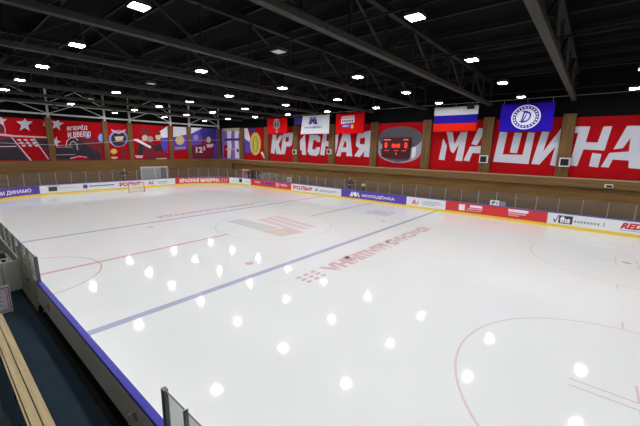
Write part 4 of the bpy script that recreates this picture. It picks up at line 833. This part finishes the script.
# ------------------------------------------------------------------ people behind the boards
def person(label, x, y, z, face, jacket, arm=.2):
    e = empty('person', (x, y, z), label, 'person')
    f = Matrix.Rotation(face, 3, 'Z')
    V = lambda a, c, h: Vector((x, y, z)) + f @ Vector((a, c, h))
    def skin_obj(name, verts, edges, radii, m, lv=2, root=0):
        me = bpy.data.meshes.new(name)
        me.from_pydata([tuple(V(*v) - Vector((x, y, z))) for v in verts], edges, [])
        o = bpy.data.objects.new(name, me); COL.objects.link(o); o.parent = e
        me.materials.append(M[m])
        sk = o.modifiers.new('skin', 'SKIN')
        for i, r in enumerate(radii):
            r = r if isinstance(r, tuple) else (r, r)
            me.skin_vertices[0].data[i].radius = r
        me.skin_vertices[0].data[root].use_root = True
        sk.use_smooth_shade = True
        su = o.modifiers.new('smooth', 'SUBSURF'); su.levels = lv; su.render_levels = lv
        return o
    # body (local: +y is where the person looks)
    bv = [(0, 0, .95), (0, -.01, 1.15), (0, 0, 1.36), (0, 0, 1.47), (0, .01, 1.55), (0, .02, 1.66), (0, .02, 1.78)]
    be = [(0, 1), (1, 2), (2, 3), (3, 4), (4, 5), (5, 6)]
    br = [(.14, .11), (.13, .1), (.17, .11), (.08, .07), (.055, .055), (.085, .1), (.06, .08)]
    for s in (-1, 1):
        n0 = len(bv)
        bv += [(s * .19, 0, 1.41), (s * (.22 + arm), .0, 1.16), (s * (.24 + arm), .16, .98), (s * (.24 + arm), .22, .95)]
        be += [(2, n0), (n0, n0 + 1), (n0 + 1, n0 + 2), (n0 + 2, n0 + 3)]; br += [.07, .048, .036, .03]
        n0 = len(bv)
        bv += [(s * .1, 0, .86), (s * .11, .02, .48), (s * .11, -.02, .09), (s * .12, .15, .04)]
        be += [(0, n0), (n0, n0 + 1), (n0 + 1, n0 + 2), (n0 + 2, n0 + 3)]; br += [.09, .062, .045, .04]
    body = skin_obj('body', bv, be, br, 'skin')
    cv = [(0, 0, .92), (0, -.01, 1.15), (0, 0, 1.38), (0, 0, 1.5)]
    ce = [(0, 1), (1, 2), (2, 3)]; cr = [(.2, .16), (.2, .16), (.235, .16), (.09, .08)]
    for s in (-1, 1):
        n0 = len(cv); cv += [(s * .21, 0, 1.42), (s * (.23 + arm), .0, 1.16), (s * (.245 + arm), .14, 1.0)]; ce += [(2, n0), (n0, n0 + 1), (n0 + 1, n0 + 2)]; cr += [.1, .085, .065]
    skin_obj('jacket', cv, ce, cr, jacket)
    tv = [(0, 0, .95)]; te = []; tr = [(.17, .14)]
    for s in (-1, 1):
        n0 = len(tv); tv += [(s * .1, 0, .84), (s * .11, .02, .48), (s * .11, -.01, .12)]; te += [(0, n0), (n0, n0 + 1), (n0 + 1, n0 + 2)]; tr += [.11, .08, .07]
    skin_obj('trousers', tv, te, tr, 'trousers')
    for s in (-1, 1):
        hv = [(s * (.24 + arm), .2, .955), (s * (.24 + arm), .28, .93)]; he = [(0, 1)]; hr = [.03, .034]
        for q in range(4):
            n0 = len(hv); ox = s * (.24 + arm) + (q - 1.5) * .02
            hv += [(ox, .33, .92), (ox, .355 - .006 * abs(q - 1.4), .895)]; he += [(1, n0), (n0, n0 + 1)]; hr += [.009, .008]
        n0 = len(hv); hv += [(s * (.24 + arm) - s * .045, .26, .93), (s * (.24 + arm) - s * .055, .3, .915)]; he += [(0, n0), (n0, n0 + 1)]; hr += [.011, .009]
        skin_obj('hand', hv, he, hr, 'skin', 1)
    c = V(0, .02, 1.72)
    b = MB()
    b.lathe([(.112, -.01), (.118, .03), (.112, .07), (.085, .11), (.04, .128), (.005, .13)], V(0, .0, 1.72), 16)
    b.build('hair', 'hair', e, smooth=True)
    for name, pts, m in (('eye', ((-.035, .115, 1.7), (.035, .115, 1.7)), 'dark'),):
        for q in pts:
            p = V(*q); b = MB(); b.lathe([(.003, -.01), (.011, -.005), (.013, 0), (.011, .005), (.003, .01)], p, 8); b.build(name, m, e)
    b = MB(); p = V(0, .125, 1.665); q = V(0, .135, 1.64); b.tube([V(0, .11, 1.69), p, q], .014, 6); b.build('nose', 'skin', e)
    b = MB(); b.tube([V(-.03, .112, 1.61), V(0, .118, 1.607), V(.03, .112, 1.61)], .007, 6); b.build('mouth', 'maroon', e)
    for s in (-1, 1):
        b = MB(); b.tube([V(s * .1, .01, 1.7), V(s * .115, 0, 1.68), V(s * .105, .01, 1.645)], .016, 6); b.build('ear', 'skin', e)
    return e
def riser(x0, x1, y0, y1, h, label):
    b = MB(); b.box(x0, x1, y0, y1, -.02, h); tag(b.build('standing_platform', 'concrete', bevel=.01), label, 'platform')
riser(-32.2, -30.6, -.4, 1.5, .84, 'dark platform under the person behind the goal')
person('person in dark jacket standing behind the goal at the left end', -31.2, .55, .84, -PI / 2, 'jacket', .3)
riser(-4.9, -3.0, 15.45, 16.3, .72, 'dark platform under the person behind the far boards')
person('person in dark jacket standing behind the far boards below the scoreboard', -3.95, 15.85, .72, PI, 'jacket', .32)

# ------------------------------------------------------------------ roof steel
TX = [16.75 - 6.12 * k for k in range(-2, 8)]
TY0, TY1 = -22.5, 16.9
for i, x in enumerate(TX):
    lab = '%s grey roof truss from the end wall with the stars banner' % ordinal(len(TX) - 1 - i)
    e = empty('roof_truss', (x, 0, 10), lab, 'roof truss', 'roof trusses across the hall')
    b = MB(); b.box(x - .15, x + .15, TY0, TY1, 10.0, 10.24); b.build('bottom_chord', 'steel', e)
    b = MB(); b.box(x - .13, x + .13, TY0, TY1, 11.95, 12.2); b.build('top_chord', 'dark_steel', e)
    b = MB(); n_ = 14; st = (TY1 - TY0 - .4) / n_
    for k in range(n_ + 1):
        y = TY0 + .2 + k * st
        b.bar((x, y, 10.24), (x, y, 11.95), .09, .09)
        if k < n_: b.bar((x, y, 10.24 if k % 2 else 11.95), (x, y + st, 11.95 if k % 2 else 10.24), .1, .1)
    b.build('web', 'web_steel', e)
k = 0
for y in (-21, -18, -15, -12, -9, -6, -3, 0, 3, 6, 9, 12, 15):
    b = MB(); b.box(-32.6, 33.8, y - .06, y + .06, 12.2, 12.42); b.box(-32.6, 33.8, y - .1, y + .1, 12.4, 12.44)
    tag(b.build('roof_purlin', 'dark_steel'), '%s dark roof purlin counting from the lettered wall' % ordinal(12 - k), 'purlin', 'purlins under the roof'); k += 1
# pale steel frame in front of the end wall, over the banners
e = empty('end_wall_frame', (-32.35, 0, 9.4), 'pale steel frame running above the banners on the end wall', 'steel frame')
fx = -32.3
b = MB(); b.box(fx - .08, fx + .08, -22, 16.7, 9.3, 9.48); b.build('lower_rail', 'galv', e)
b = MB(); b.box(fx - .1, fx + .1, -22, 16.7, 10.46, 10.8); b.build('upper_rail', 'galv', e)
for y in (-13.0, -6.78, -.84, 2.25, 8.08, 11.14, 16.5):
    b = MB(); b.box(fx - .1, fx + .1, y - .1, y + .1, 9.02, 12.3); b.build('stanchion', 'galv', e)
b = MB()
for y0, y1 in ((-6.78, -.84), (2.25, 8.08), (11.14, 16.5), (-13.0, -6.78)):
    m_ = (y0 + y1) / 2; b.bar((fx, y0, 9.45), (fx, m_ - .2, 10.6), .09); b.bar((fx, y1, 9.45), (fx, m_ + .2, 10.6), .09)
    b.bar((fx, y0, 10.7), (fx, m_, 12.2), .07); b.bar((fx, y1, 10.7), (fx, m_, 12.2), .07)
b.build('braces', 'galv', e)
b = MB()
for y0, y1 in ((-.84, 2.25), (8.08, 11.14)): b.bar((fx, y0, 10.7), (fx, y1, 12.2), .07)
b.build('braces', 'steel', e)

# ------------------------------------------------------------------ lamps
LY = [(12.1, 'row nearest the lettered wall'), (5.75, 'second row from the lettered wall'), (-.55, 'middle row over the ice'), (-6.65, 'second row from the near boards'), (-12.3, 'row nearest the near boards'), (-18.3, 'added row over the near seats')]  # last row is unseen, added to light the bench side
LX = [32.3 - 6.155 * k for k in range(11)]  # first column is unseen, added to brighten the right end of the ice
for y, rn in LY:
    b = MB(); b.box(-32.2, 33.5, y - .03, y + .03, 10.22, 10.28)
    tag(b.build('lamp_rail', 'dark_steel'), 'thin dark rail carrying the ceiling lamps of the %s' % rn, 'rail', 'rails carrying the ceiling lamps')
def lamp(on):
    x, y = 0.0, 0.0
    e = empty('ceiling_lamp', (x, y, 9.9), None, 'ceiling lamp')
    b = MB(); b.box(x - .27, x + .27, y - .27, y + .27, 9.915, 10.02)
    for j in range(-5, 6): b.box(x + j * .045 - .01, x + j * .045 + .01, y - .25, y + .25, 10.02, 10.09)
    b.build('housing', 'lamp_body', e)
    b = MB(); b.box(x - .22, x + .22, y - .22, y + .22, 9.9, 9.914); b.build('diffuser', 'lamp' if on else 'lamp_off', e)
    b = MB(); b.bar((x - .2, y, 10.09), (x, y, 10.225), .03); b.bar((x + .2, y, 10.09), (x, y, 10.225), .03); b.build('bracket', 'dark_steel', e)
    return e
def seen_x(x, y):
    p = cam.matrix_world.inverted() @ Vector((x, y, 9.9))
    if p.z >= -.1: return None
    u, v = 320 + 327.1 * p.x / -p.z, 213 - 327.1 * p.y / -p.z
    return u if 0 <= u <= 640 and 0 <= v <= 426 else None
src = {True: lamp(True), False: lamp(False)}
used = set()
for r_, (y, rn) in enumerate(LY):
    for k, x in enumerate(LX):
        on = not (r_ == 3 and k % 2 == 0) and not (r_ == 5 and k % 2)
        if on not in used: e = src[on]; used.add(on)
        else:
            e = src[on].copy(); COL.objects.link(e)
            for ch in src[on].children:
                c = ch.copy(); COL.objects.link(c); c.parent = e
        e.location = (x, y, 9.9)
        st = 'lit' if on else 'unlit'
        if seen_x(x, y) is None: e['label'] = 'ceiling lamp outside the picture in the %s' % rn
        else:
            row = sorted(q for q in (seen_x(xx, y) for xx in LX) if q is not None)
            e['label'] = '%s ceiling lamp, %s from the left in the %s' % (st, ordinal(row.index(seen_x(x, y))), rn)
        e['group'] = 'ceiling lamps'

for o in bpy.data.objects:
    if '_org' in o: del o['_org']
